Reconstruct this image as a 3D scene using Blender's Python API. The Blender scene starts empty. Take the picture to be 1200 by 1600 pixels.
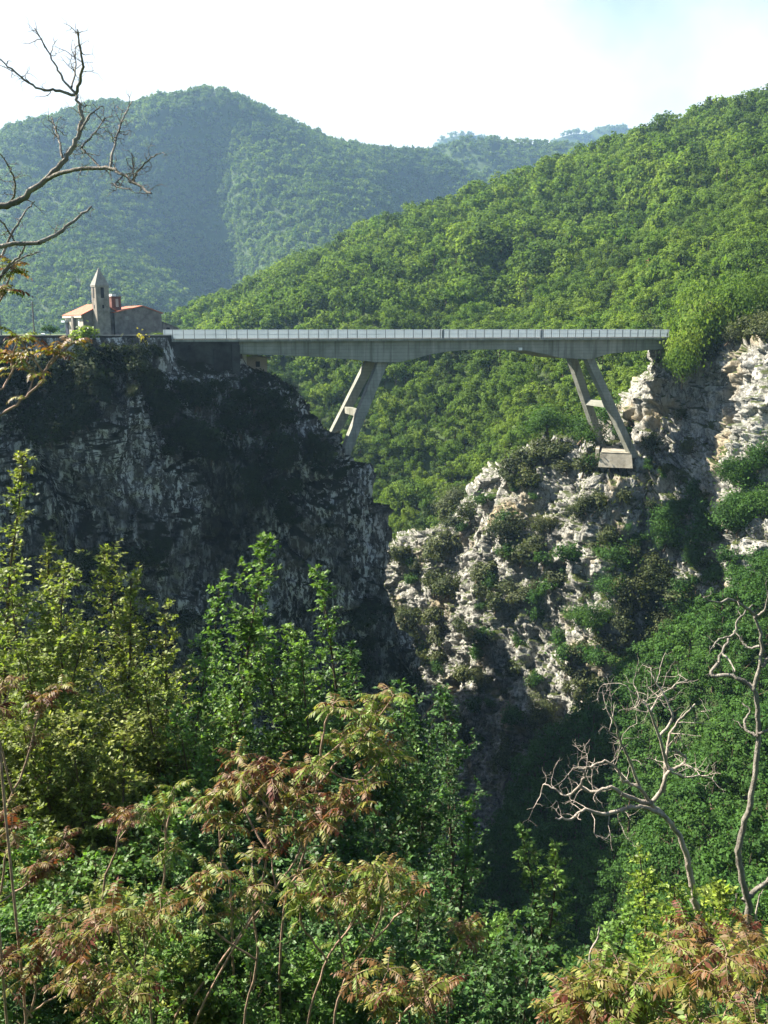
import bpy, math, random
import numpy as np
from mathutils import Vector

random.seed(7)
RNG = np.random.default_rng(7)
SC = bpy.context.scene
COL = SC.collection
R = math.radians

# ------------------------------------------------------------------ camera
FPX = 1400.0                       # focal length in photo pixels (1200 x 1600)
PITCH = math.atan(288 / FPX)
cam_d = bpy.data.cameras.new("camera")
cam_d.sensor_fit = 'VERTICAL'
cam_d.sensor_height = 24.0
cam_d.lens = 24.0 * FPX / 1600.0
cam_d.clip_start = 0.1
cam_d.clip_end = 30000
cam = bpy.data.objects.new("camera", cam_d)
COL.objects.link(cam)
cam.rotation_euler = (math.pi / 2 - PITCH, 0, 0)
SC.camera = cam

# ------------------------------------------------------------------ light
SUN_AZ = R(66)      # measured from straight ahead (+Y) towards the left (-X)
SUN_EL = R(40)
sun_dir = Vector((-math.sin(SUN_AZ) * math.cos(SUN_EL), math.cos(SUN_AZ) * math.cos(SUN_EL), math.sin(SUN_EL)))
sd = bpy.data.lights.new("sun", 'SUN')
sd.energy = 5.0
sd.angle = R(0.5)
sd.color = (1.0, 0.93, 0.80)
sun = bpy.data.objects.new("sun", sd)
COL.objects.link(sun)
sun.rotation_euler = sun_dir.to_track_quat('Z', 'Y').to_euler()

world = bpy.data.worlds.new("World")
SC.world = world
world.use_nodes = True
wt = world.node_tree
wt.nodes.clear()
w_out = wt.nodes.new('ShaderNodeOutputWorld')
bg_sky = wt.nodes.new('ShaderNodeBackground')
bg_cl = wt.nodes.new('ShaderNodeBackground')
sky = wt.nodes.new('ShaderNodeTexSky')
sky.sky_type = 'NISHITA'
sky.sun_disc = False
sky.sun_elevation = SUN_EL
sky.sun_rotation = -SUN_AZ
sky.altitude = 400
wt.links.new(sky.outputs[0], bg_sky.inputs[0])
bg_sky.inputs[1].default_value = 0.05
bg_cl.inputs[0].default_value = (1.0, 1.0, 0.99, 1)
bg_cl.inputs[1].default_value = 0.25
tc = wt.nodes.new('ShaderNodeTexCoord')
nz = wt.nodes.new('ShaderNodeTexNoise')
nz.inputs['Scale'].default_value = 3.2
nz.inputs['Detail'].default_value = 5
nz.inputs['Roughness'].default_value = 0.55
wt.links.new(tc.outputs['Generated'], nz.inputs['Vector'])
sep = wt.nodes.new('ShaderNodeSeparateXYZ')
wt.links.new(tc.outputs['Generated'], sep.inputs[0])
# bright cloud bank lies ahead (+Y), low over the mountains
def wmath(op, a, b):
    n = wt.nodes.new('ShaderNodeMath')
    n.operation = op
    for i, v in enumerate((a, b)):
        if v is None:
            continue
        if isinstance(v, (int, float)):
            n.inputs[i].default_value = v
        else:
            wt.links.new(v, n.inputs[i])
    return n.outputs[0]
bank = wmath('ADD', wmath('MULTIPLY', sep.outputs[1], 1.68), wmath('MULTIPLY', sep.outputs[2], -0.85))
bank = wmath('ADD', bank, wmath('MULTIPLY', sep.outputs[0], -0.55))
cov = wmath('ADD', bank, wmath('MULTIPLY', wmath('SUBTRACT', nz.outputs[0], 0.5), 1.3))
rmp = wt.nodes.new('ShaderNodeMapRange')
rmp.inputs[1].default_value = 0.92
rmp.inputs[2].default_value = 1.3
wt.links.new(cov, rmp.inputs[0])
wmix = wt.nodes.new('ShaderNodeMixShader')
wt.links.new(rmp.outputs[0], wmix.inputs[0])
wt.links.new(bg_sky.outputs[0], wmix.inputs[1])
wt.links.new(bg_cl.outputs[0], wmix.inputs[2])
wt.links.new(wmix.outputs[0], w_out.inputs[0])

SC.view_settings.view_transform = 'Standard'
SC.view_settings.look = 'None'
SC.view_settings.gamma = 1.0
SC.view_settings.exposure = 2.15
SC.cycles.max_bounces = 6
SC.cycles.diffuse_bounces = 2
SC.cycles.glossy_bounces = 2
SC.cycles.transmission_bounces = 3
SC.cycles.volume_bounces = 1
SC.cycles.transparent_max_bounces = 4
SC.cycles.caustics_reflective = False
SC.cycles.caustics_refractive = False

# ------------------------------------------------------------------ geometry helpers
CP, SP = math.cos(PITCH), math.sin(PITCH)

def at(px, py, Y):
    """world point whose distance ahead of the viewpoint is Y and that is seen in photo pixel px, py"""
    dx, dy = (px - 600) / FPX, (800 - py) / FPX
    t = Y / (CP + dy * SP)
    return np.array([dx * t, Y, (-SP + dy * CP) * t])

def proj(P):
    P = np.asarray(P, float)
    f = P[..., 1] * CP - P[..., 2] * SP
    u = P[..., 1] * SP + P[..., 2] * CP
    return 600 + FPX * P[..., 0] / f, 800 - FPX * u / f

def hash3(ix, iy, iz, k=0):
    h = (ix.astype(np.int64) * 374761393 + iy.astype(np.int64) * 668265263 + iz.astype(np.int64) * 2147483647 + k * 1274126177) & 0xFFFFFFFF
    h = ((h ^ (h >> 13)) * 1274126177) & 0xFFFFFFFF
    h = ((h ^ (h >> 16)) * 2246822519) & 0xFFFFFFFF
    h = h ^ (h >> 15)
    return (h & 0xFFFFFF) / float(0xFFFFFF)

def vnoise(p, k=0):
    i = np.floor(p).astype(np.int64)
    f = p - i
    f = f * f * f * (f * (f * 6 - 15) + 10)
    r = 0
    for dx in (0, 1):
        wx = f[:, 0] if dx else 1 - f[:, 0]
        for dy in (0, 1):
            wy = f[:, 1] if dy else 1 - f[:, 1]
            for dz in (0, 1):
                wz = f[:, 2] if dz else 1 - f[:, 2]
                r = r + wx * wy * wz * hash3(i[:, 0] + dx, i[:, 1] + dy, i[:, 2] + dz, k)
    return r * 2 - 1

def fbm(p, octs=4, k=0, gain=0.5):
    r, a = 0, 1.0
    for o in range(octs):
        r = r + a * vnoise(p * (2.03 ** o) + o * 17.3, k + o)
        a *= gain
    return r

def worley(p, k=0, planes=False):
    i = np.floor(p).astype(np.int64)
    f1 = np.full(len(p), 9.0)
    f2 = np.full(len(p), 9.0)
    rid = np.zeros(len(p))
    facet = np.zeros(len(p))
    for dx in (-1, 0, 1):
        for dy in (-1, 0, 1):
            for dz in (-1, 0, 1):
                c = i + np.array([dx, dy, dz])
                q = np.stack([c[:, 0] + hash3(c[:, 0], c[:, 1], c[:, 2], k), c[:, 1] + hash3(c[:, 0], c[:, 1], c[:, 2], k + 1),
                              c[:, 2] + hash3(c[:, 0], c[:, 1], c[:, 2], k + 2)], 1)
                d = np.sqrt(((p - q) ** 2).sum(1))
                near = d < f1
                f2 = np.where(near, f1, np.minimum(f2, d))
                rid = np.where(near, hash3(c[:, 0], c[:, 1], c[:, 2], k + 3), rid)
                f1 = np.where(near, d, f1)
                v = np.stack([hash3(c[:, 0], c[:, 1], c[:, 2], k + 11 + a) - .5 for a in range(3)], 1) * 2
                facet = np.where(near, ((p - q) * v).sum(1), facet)
    return (f1, f2, rid, facet) if planes else (f1, f2, rid)

def quad_mesh(name, V, F, mat, smooth=False, attr=None):
    """fast mesh from numpy arrays; F is n x 4"""
    V = np.ascontiguousarray(V, np.float32)
    F = np.ascontiguousarray(F, np.int32)
    me = bpy.data.meshes.new(name)
    me.vertices.add(len(V))
    me.vertices.foreach_set('co', V.ravel())
    k = F.shape[1]
    me.loops.add(F.size)
    me.loops.foreach_set('vertex_index', F.ravel())
    me.polygons.add(len(F))
    me.polygons.foreach_set('loop_start', np.arange(0, F.size, k, dtype=np.int32))
    if smooth:
        me.polygons.foreach_set('use_smooth', np.ones(len(F), bool))
    if attr:
        for an, av in attr.items():
            a = me.attributes.new(an, 'FLOAT', 'POINT')
            a.data.foreach_set('value', np.ascontiguousarray(av, np.float32))
    for m in (mat if isinstance(mat, (list, tuple)) else [mat]):
        me.materials.append(m)
    me.update(calc_edges=True)
    me.validate()
    return me

def link(name, me, parent=None, loc=None, rotz=0, scale=1.0):
    o = bpy.data.objects.new(name, me)
    COL.objects.link(o)
    if parent is not None:
        o.parent = parent
    if loc is not None:
        o.location = loc
    o.rotation_euler = (0, 0, rotz)
    o.scale = (scale,) * 3 if isinstance(scale, (int, float)) else scale
    return o

def tag(o, label=None, cat=None, group=None, kind=None):
    if label: o['label'] = label
    if cat: o['category'] = cat
    if group: o['group'] = group
    if kind: o['kind'] = kind
    return o

def thing(name, label, cat, loc=(0, 0, 0), rotz=0, group=None):
    o = bpy.data.objects.new(name, None)
    COL.objects.link(o)
    o.empty_display_size = 0.2
    o.location = loc
    o.rotation_euler = (0, 0, rotz)
    return tag(o, label, cat, group)

def copy_tree(o, parent=None):
    c = o.copy()
    COL.objects.link(c)
    if parent is not None:
        c.parent = parent
    for ch in list(o.children):
        copy_tree(ch, c)
    return c

class MB:
    """collects boxes, tubes and polygons into one mesh"""
    def __init__(self):
        self.v, self.f = [], []
    def poly(self, pts, faces):
        n = len(self.v)
        self.v += [tuple(map(float, p)) for p in pts]
        self.f += [tuple(n + i for i in f) for f in faces]
    def hexa(self, b, t):
        """two matching quads (bottom, top) -> closed box"""
        self.poly(list(b) + list(t), [(3, 2, 1, 0), (4, 5, 6, 7), (0, 1, 5, 4), (1, 2, 6, 5), (2, 3, 7, 6), (3, 0, 4, 7)])
    def box(self, x0, x1, y0, y1, z0, z1):
        self.hexa([(x0, y0, z0), (x1, y0, z0), (x1, y1, z0), (x0, y1, z0)], [(x0, y0, z1), (x1, y0, z1), (x1, y1, z1), (x0, y1, z1)])
    def tube(self, pts, radii, sides=6):
        V, F = tube_arrays([(pts, radii)], sides)
        self.poly(V, [tuple(q) for q in F])
    def build(self, name, mat, parent=None, smooth=False):
        me = bpy.data.meshes.new(name)
        me.from_pydata(self.v, [], self.f)
        me.materials.append(mat)
        if smooth:
            me.polygons.foreach_set('use_smooth', np.ones(len(self.f), bool))
        me.update()
        return link(name, me, parent)

def norm(v):
    v = np.asarray(v, float)
    return v / np.maximum(np.linalg.norm(v, axis=-1, keepdims=True), 1e-9)

def tube_arrays(lines, sides=6, rough=0.0):
    VV, FF, n0 = [], [], 0
    for pts, rad in lines:
        P = np.asarray(pts, float)
        r = np.asarray(rad, float)
        T = np.gradient(P, axis=0)
        T = norm(T)
        ref = np.array([0.3, 0.2, 0.9]) if abs(T[0][2]) < 0.8 else np.array([0.9, 0.3, 0.1])
        a = norm(np.cross(T, ref))
        for i in range(1, len(P)):                      # keep the frame from flipping
            q = a[i - 1] - T[i] * np.dot(a[i - 1], T[i])
            a[i] = q / max(np.linalg.norm(q), 1e-9)
        b = np.cross(T, a)
        th = np.arange(sides) * 2 * math.pi / sides
        rr = r[:, None] * np.ones(sides)[None]
        if rough:
            rr = rr * (1 + rough * (RNG.random(rr.shape) - 0.5))
        V = P[:, None] + rr[..., None] * (np.cos(th)[None, :, None] * a[:, None] + np.sin(th)[None, :, None] * b[:, None])
        k = len(P)
        i, j = np.meshgrid(np.arange(k - 1), np.arange(sides), indexing='ij')
        F = np.stack([i * sides + j, i * sides + (j + 1) % sides, (i + 1) * sides + (j + 1) % sides, (i + 1) * sides + j], -1).reshape(-1, 4) + n0
        VV.append(V.reshape(-1, 3))
        FF.append(F)
        n0 += k * sides
    return np.concatenate(VV), np.concatenate(FF)

def leaf_quads(C, N, D, L, W, fold=0.0):
    """diamond leaves: C base points, N face normals, D growth directions, L lengths, W widths"""
    D = norm(D)
    N = norm(N - D * (N * D).sum(1, keepdims=True))
    S = np.cross(D, N)
    L = L[:, None]
    W = W[:, None]
    mid = C + D * L * 0.42
    V = np.stack([C, mid + S * W * 0.5 + N * fold * W, C + D * L, mid - S * W * 0.5 + N * fold * W], 1).reshape(-1, 3)
    F = np.arange(len(V)).reshape(-1, 4)
    return V, F

def crom(C, n):
    """Catmull-Rom along axis 0 of C (k x ... ) to n samples"""
    k = C.shape[0]
    t = np.linspace(0, k - 1, n)
    i = np.minimum(t.astype(int), k - 2)
    f = (t - i).reshape((-1,) + (1,) * (C.ndim - 1))
    p1, p2 = C[i], C[i + 1]
    p0 = np.where((i > 0).reshape(f.shape), C[np.maximum(i - 1, 0)], 2 * p1 - p2)
    p3 = np.where((i < k - 2).reshape(f.shape), C[np.minimum(i + 2, k - 1)], 2 * p2 - p1)
    m1, m2 = (p2 - p0) * 0.5, (p3 - p1) * 0.5
    f2, f3 = f * f, f * f * f
    return (2 * f3 - 3 * f2 + 1) * p1 + (f3 - 2 * f2 + f) * m1 + (-2 * f3 + 3 * f2) * p2 + (f3 - f2) * m2

class Sheet:
    """a terrain surface through a grid of control points, with normals for scattering"""
    def __init__(self, ctrl, nu, nv, disp=None):
        C = np.array(ctrl, float)
        G = crom(C, nv)
        G = np.swapaxes(crom(np.swapaxes(G, 0, 1), nu), 0, 1)
        self.N = self.normals(G)
        if disp is not None:
            P = G.reshape(-1, 3)
            d = disp(P, self.N.reshape(-1, 3))
            G = (P + d).reshape(G.shape)
        self.P = G
        self.Nd = self.normals(G)
    @staticmethod
    def normals(G):
        du = np.gradient(G, axis=1)
        dv = np.gradient(G, axis=0)
        return norm(np.cross(dv, du))          # rows run downwards, columns to the right: faces the viewer
    def build(self, name, mat, smooth=True, attr=None):
        nv, nu = self.P.shape[:2]
        i, j = np.meshgrid(np.arange(nv - 1), np.arange(nu - 1), indexing='ij')
        F = np.stack([i * nu + j, (i + 1) * nu + j, (i + 1) * nu + j + 1, i * nu + j + 1], -1).reshape(-1, 4)
        me = quad_mesh(name, self.P.reshape(-1, 3), F, mat, smooth, attr)
        o = link(name, me)
        return tag(o, kind='structure')
    def scatter(self, n, rng=RNG):
        P = self.P
        A = P[:-1, :-1]; B = P[:-1, 1:]; C = P[1:, :-1]
        area = np.linalg.norm(np.cross(B - A, C - A), axis=-1).ravel()
        c = np.cumsum(area)
        idx = np.searchsorted(c, rng.random(n) * c[-1])
        idx = np.minimum(idx, len(area) - 1)
        i, j = np.unravel_index(idx, A.shape[:2])
        u, v = rng.random(n)[:, None], rng.random(n)[:, None]
        Q = A[i, j] * (1 - u - v + u * v) + B[i, j] * (u * (1 - v)) + C[i, j] * (v * (1 - u)) + P[i + 1, j + 1] * (u * v)
        return Q, self.Nd[i, j], self.N[i, j]

# ------------------------------------------------------------------ materials
def new_mat(name):
    m = bpy.data.materials.new(name)
    m.use_nodes = True
    m.node_tree.nodes.clear()
    return m, m.node_tree

class NT:
    def __init__(self, nt):
        self.t = nt
    def n(self, ty, **kw):
        x = self.t.nodes.new(ty)
        for k, v in kw.items():
            setattr(x, k, v)
        return x
    def set(self, sock, v):
        if isinstance(v, bpy.types.NodeSocket):
            self.t.links.new(v, sock)
        elif isinstance(v, (tuple, list)) and len(v) == 3 and sock.type == 'RGBA':
            sock.default_value = (*v, 1)
        else:
            sock.default_value = v
    def noise(self, vec, scale, detail=3, rough=0.55, out=0):
        x = self.n('ShaderNodeTexNoise')
        self.set(x.inputs['Vector'], vec)
        x.inputs['Scale'].default_value = scale
        x.inputs['Detail'].default_value = detail
        x.inputs['Roughness'].default_value = rough
        return x.outputs[out]
    def mapping(self, vec, scale):
        x = self.n('ShaderNodeMapping')
        self.set(x.inputs[0], vec)
        x.inputs['Scale'].default_value = scale
        return x.outputs[0]
    def math(self, op, a, b=None, clamp=False):
        x = self.n('ShaderNodeMath', operation=op, use_clamp=clamp)
        self.set(x.inputs[0], a)
        if b is not None:
            self.set(x.inputs[1], b)
        return x.outputs[0]
    def rng(self, v, a, b, c=0.0, d=1.0):
        x = self.n('ShaderNodeMapRange')
        self.set(x.inputs[0], v)
        for i, q in enumerate((a, b, c, d)):
            x.inputs[i + 1].default_value = q
        return x.outputs[0]
    def mix(self, f, a, b, mode='MIX'):
        x = self.n('ShaderNodeMix', data_type='RGBA', blend_type=mode)
        self.set(x.inputs[0], f)
        self.set(x.inputs[6], a)
        self.set(x.inputs[7], b)
        return x.outputs[2]
    def ramp(self, f, stops):
        x = self.n('ShaderNodeValToRGB')
        e = x.color_ramp.elements
        while len(e) < len(stops):
            e.new(0.5)
        for i, (p, c) in enumerate(stops):
            e[i].position = p
            e[i].color = (*c, 1)
        self.set(x.inputs[0], f)
        return x.outputs[0]
    def principled(self, col, rough, spec=0.3, normal=None):
        x = self.n('ShaderNodeBsdfPrincipled')
        self.set(x.inputs['Base Color'], col)
        self.set(x.inputs['Roughness'], rough)
        self.set(x.inputs['Specular IOR Level'], spec)
        if normal is not None:
            self.set(x.inputs['Normal'], normal)
        return x.outputs[0]
    def bump(self, h, strength, dist):
        x = self.n('ShaderNodeBump')
        self.set(x.inputs['Height'], h)
        x.inputs['Strength'].default_value = strength
        x.inputs['Distance'].default_value = dist
        return x.outputs[0]
    def out(self, s):
        o = self.n('ShaderNodeOutputMaterial')
        self.t.links.new(s, o.inputs[0])

def leaf_material(name, c1, c2, c3=None, trans=0.35, rough=0.5, spec=0.3, vary=0.55, nscale=0.35, tint=False):
    """foliage: colour varies plant by plant, patch by patch; light comes through the blades"""
    m, t = new_mat(name)
    N = NT(t)
    oi = N.n('ShaderNodeObjectInfo')
    geo = N.n('ShaderNodeNewGeometry')
    col = N.mix(oi.outputs['Random'], c1, c2)
    n1 = N.noise(geo.outputs['Position'], nscale, 3)
    col = N.mix(N.rng(n1, 0.4, 0.66), col, c3 or c2)
    if tint:
        at_ = N.n('ShaderNodeAttribute', attribute_name='tint')
        col = N.ramp(at_.outputs['Fac'], tint)
    rnd = geo.outputs['Random Per Island']
    v = N.rng(rnd, 0, 1, 1 - vary, 1 + vary)
    hsv = N.n('ShaderNodeHueSaturation')
    N.set(hsv.inputs['Color'], col)
    N.set(hsv.inputs['Value'], v)
    hsv.inputs['Saturation'].default_value = 1.0
    col = hsv.outputs[0]
    a = N.principled(col, rough, spec)
    tr = N.n('ShaderNodeBsdfTranslucent')
    N.set(tr.inputs[0], N.mix(1.0, col, (1.25, 1.3, 0.55), 'MULTIPLY'))
    mx = N.n('ShaderNodeMixShader')
    mx.inputs[0].default_value = trans
    t.links.new(a, mx.inputs[1])
    t.links.new(tr.outputs[0], mx.inputs[2])
    N.out(mx.outputs[0])
    return m

def plain(name, col, rough=0.8, var=0.25, scale=1.5, spec=0.2, bump=0.0, stretch=(1, 1, 1), second=None):
    m, t = new_mat(name)
    N = NT(t)
    tcx = N.n('ShaderNodeTexCoord')
    vec = N.mapping(tcx.outputs['Object'], stretch)
    n1 = N.noise(vec, scale, 5, 0.6)
    n2 = N.noise(vec, scale * 7, 3, 0.6)
    dark = tuple(c * (1 - var) for c in col)
    lite = tuple(min(1, c * (1 + var)) for c in col)
    c = N.mix(N.rng(n1, 0.35, 0.65), dark, second or lite)
    c = N.mix(N.rng(n2, 0.3, 0.7, 0, 0.35), c, tuple(x * 0.6 for x in col))
    nm = N.bump(N.math('ADD', n1, n2), bump, 0.1) if bump else None
    N.out(N.principled(c, rough, spec, nm))
    return m

def rock_material(name, base, light, dark, turf, ochre, turf_amt, flakes=None):
    m, t = new_mat(name)
    N = NT(t)
    geo = N.n('ShaderNodeNewGeometry')
    pos = geo.outputs['Position']
    sv = N.mapping(pos, (1, 1, 0.28))
    n1 = N.noise(sv, 0.22, 6, 0.62)
    n2 = N.noise(sv, 1.3, 6, 0.7)
    n3 = N.noise(pos, 4.0, 5, 0.7)
    c = N.mix(N.rng(n1, 0.42, 0.58), base, light)
    c = N.mix(N.rng(n2, 0.52, 0.66, 0, 0.75), c, dark)
    c = N.mix(N.rng(n3, 0.5, 0.7, 0, 0.5), c, tuple(x * 0.55 for x in base))
    n5 = N.noise(N.mapping(pos, (1, 1, 0.10)), 0.9, 5, 0.65)
    c = N.mix(N.rng(n5, 0.54, 0.68, 0, 0.6), c, dark)
    ws = N.n('ShaderNodeVectorMath', operation='ADD')
    N.set(ws.inputs[0], N.mapping(pos, (1, 1, 0.45)))
    wv = N.n('ShaderNodeVectorMath', operation='SCALE')
    N.set(wv.inputs[0], N.noise(pos, 0.55, 4, 0.65, 1))
    wv.inputs['Scale'].default_value = 2.6
    t.links.new(wv.outputs[0], ws.inputs[1])
    for sc_c, wd, amt in ((0.42, 0.07, 0.85), (1.1, 0.10, 0.6)):
        vo = N.n('ShaderNodeTexVoronoi', feature='DISTANCE_TO_EDGE')
        t.links.new(ws.outputs[0], vo.inputs['Vector'])
        vo.inputs['Scale'].default_value = sc_c
        c = N.mix(N.rng(vo.outputs['Distance'], 0.0, wd, amt, 0.0), c, tuple(x * 0.5 for x in dark))
    if flakes:
        n4 = N.noise(N.mapping(pos, (1, 1, 0.36)), 1.25, 5, 0.75)
        c = N.mix(N.math('MULTIPLY', N.rng(n4, 0.51, 0.56), N.rng(N.noise(pos, 0.085, 4, 0.6), 0.37, 0.49)), c, flakes)
    no = N.noise(pos, 0.09, 3, 0.5)
    c = N.mix(N.rng(no, 0.56, 0.66, 0, 0.7), c, ochre)
    sepn = N.n('ShaderNodeSeparateXYZ')
    t.links.new(geo.outputs['Normal'], sepn.inputs[0])
    tn = N.noise(pos, 0.16, 5, 0.6)
    tf = N.math('ADD', N.math('MULTIPLY', sepn.outputs[2], 0.55), N.math('ADD', N.math('MULTIPLY', tn, 1.3), turf_amt))
    tf = N.rng(tf, 0.55, 0.72)
    tcol = N.mix(N.noise(pos, 2.5, 4, 0.7), turf, tuple(x * 0.4 for x in turf))
    c = N.mix(tf, c, tcol)
    h = N.math('ADD', N.math('MULTIPLY', n2, 1.0), N.math('MULTIPLY', n3, 0.45))
    nm = N.bump(h, 0.8, 0.3)
    N.out(N.principled(c, 0.92, 0.15, nm))
    return m

M = {}
M['forest_floor'] = plain('forest_floor', (0.055, 0.085, 0.022), 0.95, 0.4, 0.05)
M['forest_far'] = plain('forest_far', (0.034, 0.060, 0.015), 0.95, 0.4, 0.02)
M['grass_floor'] = plain('undergrowth_floor', (0.034, 0.060, 0.015), 0.95, 0.4, 0.5)
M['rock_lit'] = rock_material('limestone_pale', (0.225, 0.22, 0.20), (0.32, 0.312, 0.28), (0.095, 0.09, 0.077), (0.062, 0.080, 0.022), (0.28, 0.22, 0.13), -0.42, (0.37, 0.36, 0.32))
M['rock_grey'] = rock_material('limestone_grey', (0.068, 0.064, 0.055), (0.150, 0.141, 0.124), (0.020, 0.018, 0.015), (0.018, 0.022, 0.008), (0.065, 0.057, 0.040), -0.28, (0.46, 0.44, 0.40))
m, t = new_mat('bridge_concrete')
N = NT(t)
pos = N.n('ShaderNodeNewGeometry').outputs['Position']
c = N.mix(N.rng(N.noise(pos, 0.35, 5, 0.6), 0.36, 0.64), (0.185, 0.19, 0.155), (0.275, 0.275, 0.235))
c = N.mix(N.rng(N.noise(N.mapping(pos, (1, 1, 0.05)), 1.1, 4, 0.7), 0.50, 0.68, 0, 0.75), c, (0.10, 0.10, 0.078))
c = N.mix(N.rng(N.noise(N.mapping(pos, (1, 1, 0.08)), 0.5, 4, 0.7), 0.56, 0.68, 0, 0.6), c, (0.36, 0.35, 0.30))
wv = N.n('ShaderNodeTexWave', wave_type='BANDS', bands_direction='Z')
wv.inputs['Scale'].default_value = 0.55
wv.inputs['Distortion'].default_value = 0.3
t.links.new(pos, wv.inputs['Vector'])
c = N.mix(N.rng(wv.outputs[0], 0.0, 0.12, 0.35, 0.0), c, (0.11, 0.11, 0.09))
N.out(N.principled(c, 0.9, 0.15))
M['concrete'] = m
M['concrete_pale'] = plain('pale_concrete', (0.29, 0.265, 0.21), 0.9, 0.45, 0.5, 0.15, 0.2)
m, t = new_mat('frosted_railing_panel')
N = NT(t)
geo = N.n('ShaderNodeNewGeometry')
col = N.mix(N.noise(geo.outputs['Position'], 0.8, 4), (0.50, 0.55, 0.58), (0.62, 0.66, 0.68))
tr = N.n('ShaderNodeBsdfTranslucent')
N.set(tr.inputs[0], col)
mx = N.n('ShaderNodeMixShader')
mx.inputs[0].default_value = 0.55
t.links.new(N.principled(col, 0.5, 0.3), mx.inputs[1])
t.links.new(tr.outputs[0], mx.inputs[2])
N.out(mx.outputs[0])
M['railing'] = m
M['post'] = plain('railing_post', (0.19, 0.20, 0.205), 0.6, 0.2, 1.2, 0.4)
M['asphalt'] = plain('asphalt', (0.05, 0.05, 0.05), 0.9, 0.2, 1.0)
M['masonry'] = plain('old_masonry', (0.045, 0.045, 0.040), 0.95, 0.6, 0.5, 0.1, 0.5)
M['coping'] = plain('coping_stone', (0.30, 0.29, 0.26), 0.95, 0.3, 0.9)
M['stone_wall'] = plain('church_stone', (0.170, 0.152, 0.136), 0.92, 0.35, 0.8, 0.1, 0.3)
M['stone_tower'] = plain('tower_stone', (0.22, 0.195, 0.165), 0.92, 0.35, 0.8, 0.1, 0.3)
M['plaster'] = plain('church_plaster', (0.42, 0.36, 0.30), 0.9, 0.15, 0.6)
M['terracotta'] = plain('terracotta_tiles', (0.40, 0.135, 0.08), 0.85, 0.25, 1.4, 0.15, 0.3)
M['eaves'] = plain('pale_eaves', (0.66, 0.56, 0.45), 0.85, 0.1, 1.0)
M['slate'] = plain('grey_slate', (0.17, 0.165, 0.155), 0.8, 0.25, 1.4)
M['spire'] = plain('spire_slabs', (0.24, 0.225, 0.195), 0.85, 0.25, 1.4)
M['dark'] = plain('dark_opening', (0.015, 0.016, 0.02), 0.7, 0.2, 1.0)
M['navy'] = plain('dark_blue_door', (0.02, 0.025, 0.05), 0.5, 0.2, 1.0)
M['white'] = plain('white_paint', (0.75, 0.74, 0.70), 0.7, 0.05, 1.0)
M['awning'] = plain('pale_blue_awning', (0.50, 0.58, 0.66), 0.7, 0.05, 1.0)
M['red_brick'] = plain('red_plaster', (0.14, 0.065, 0.05), 0.9, 0.25, 0.9)
M['wood_pole'] = plain('weathered_wood', (0.20, 0.17, 0.14), 0.9, 0.3, 2.0, 0.1, 0, (1, 1, 0.1))
M['bark_grey'] = plain('bark_grey', (0.21, 0.19, 0.16), 0.95, 0.45, 5.0, 0.1, 0.6, (1, 1, 0.35))
M['bark_dead'] = plain('bare_dead_wood', (0.33, 0.285, 0.235), 0.9, 0.4, 5.0, 0.1, 0.5, (1, 1, 0.35))
M['bark_brown'] = plain('bark_brown', (0.10, 0.075, 0.05), 0.95, 0.4, 5.0, 0.1, 0.5, (1, 1, 0.35))
M['stem_red'] = plain('young_red_stem', (0.27, 0.18, 0.13), 0.8, 0.45, 6.0, 0.2, 0.2)
M['rust_wood'] = plain('reddish_dead_wood', (0.14, 0.065, 0.04), 0.9, 0.3, 2.0)

M['leaf_hill'] = leaf_material('leaf_hill', (0.084, 0.150, 0.028), (0.160, 0.222, 0.042), (0.074, 0.125, 0.028), 0.42, 0.8, 0.04, vary=0.28, nscale=0.03)
M['leaf_hill_b'] = leaf_material('leaf_hill_dark', (0.042, 0.080, 0.022), (0.072, 0.110, 0.030), (0.045, 0.075, 0.022), 0.35, 0.85, 0.04, vary=0.3, nscale=0.02)
M['leaf_far'] = leaf_material('leaf_far', (0.080, 0.140, 0.026), (0.130, 0.185, 0.036), (0.070, 0.118, 0.026), 0.4, 0.8, 0.05, vary=0.28, nscale=0.008)
M['leaf_slope'] = leaf_material('leaf_slope', (0.034, 0.088, 0.018), (0.058, 0.118, 0.022), (0.032, 0.075, 0.016), 0.32, 0.7, 0.1, vary=0.4, nscale=0.14)
M['leaf_shrub'] = leaf_material('leaf_shrub_olive', (0.050, 0.072, 0.024), (0.085, 0.098, 0.032), (0.045, 0.058, 0.022), 0.28, 0.6, 0.15, nscale=0.2)
M['leaf_ivy'] = leaf_material('leaf_ivy', (0.022, 0.036, 0.014), (0.034, 0.046, 0.018), (0.02, 0.03, 0.012), 0.2, 0.75, 0.06, nscale=0.2)
M['leaf_ledge'] = leaf_material('leaf_ledge', (0.085, 0.130, 0.030), (0.125, 0.140, 0.038), (0.070, 0.100, 0.026), 0.3, 0.6, 0.15, nscale=0.15)
M['leaf_bright'] = leaf_material('leaf_bright', (0.095, 0.19, 0.036), (0.13, 0.215, 0.042), (0.075, 0.15, 0.03), 0.42, 0.5, 0.25, nscale=0.6)
M['leaf_pale'] = leaf_material('leaf_pale', (0.17, 0.215, 0.045), (0.21, 0.225, 0.055), (0.13, 0.18, 0.04), 0.42, 0.55, 0.2, nscale=0.5)
M['leaf_deep'] = leaf_material('leaf_deep', (0.045, 0.110, 0.026), (0.062, 0.130, 0.030), (0.040, 0.090, 0.022), 0.35, 0.5, 0.25, nscale=0.6)
M['leaf_lime'] = leaf_material('leaf_lime', (0.1820, 0.2660, 0.0364), (0.2240, 0.2800, 0.0448), (0.1540, 0.2240, 0.0336), 0.45, nscale=0.8)
M['leaf_yellow'] = leaf_material('leaf_yellow', (0.3080, 0.2800, 0.0420), (0.3500, 0.2940, 0.0448), None, 0.4, nscale=0.8)
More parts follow.
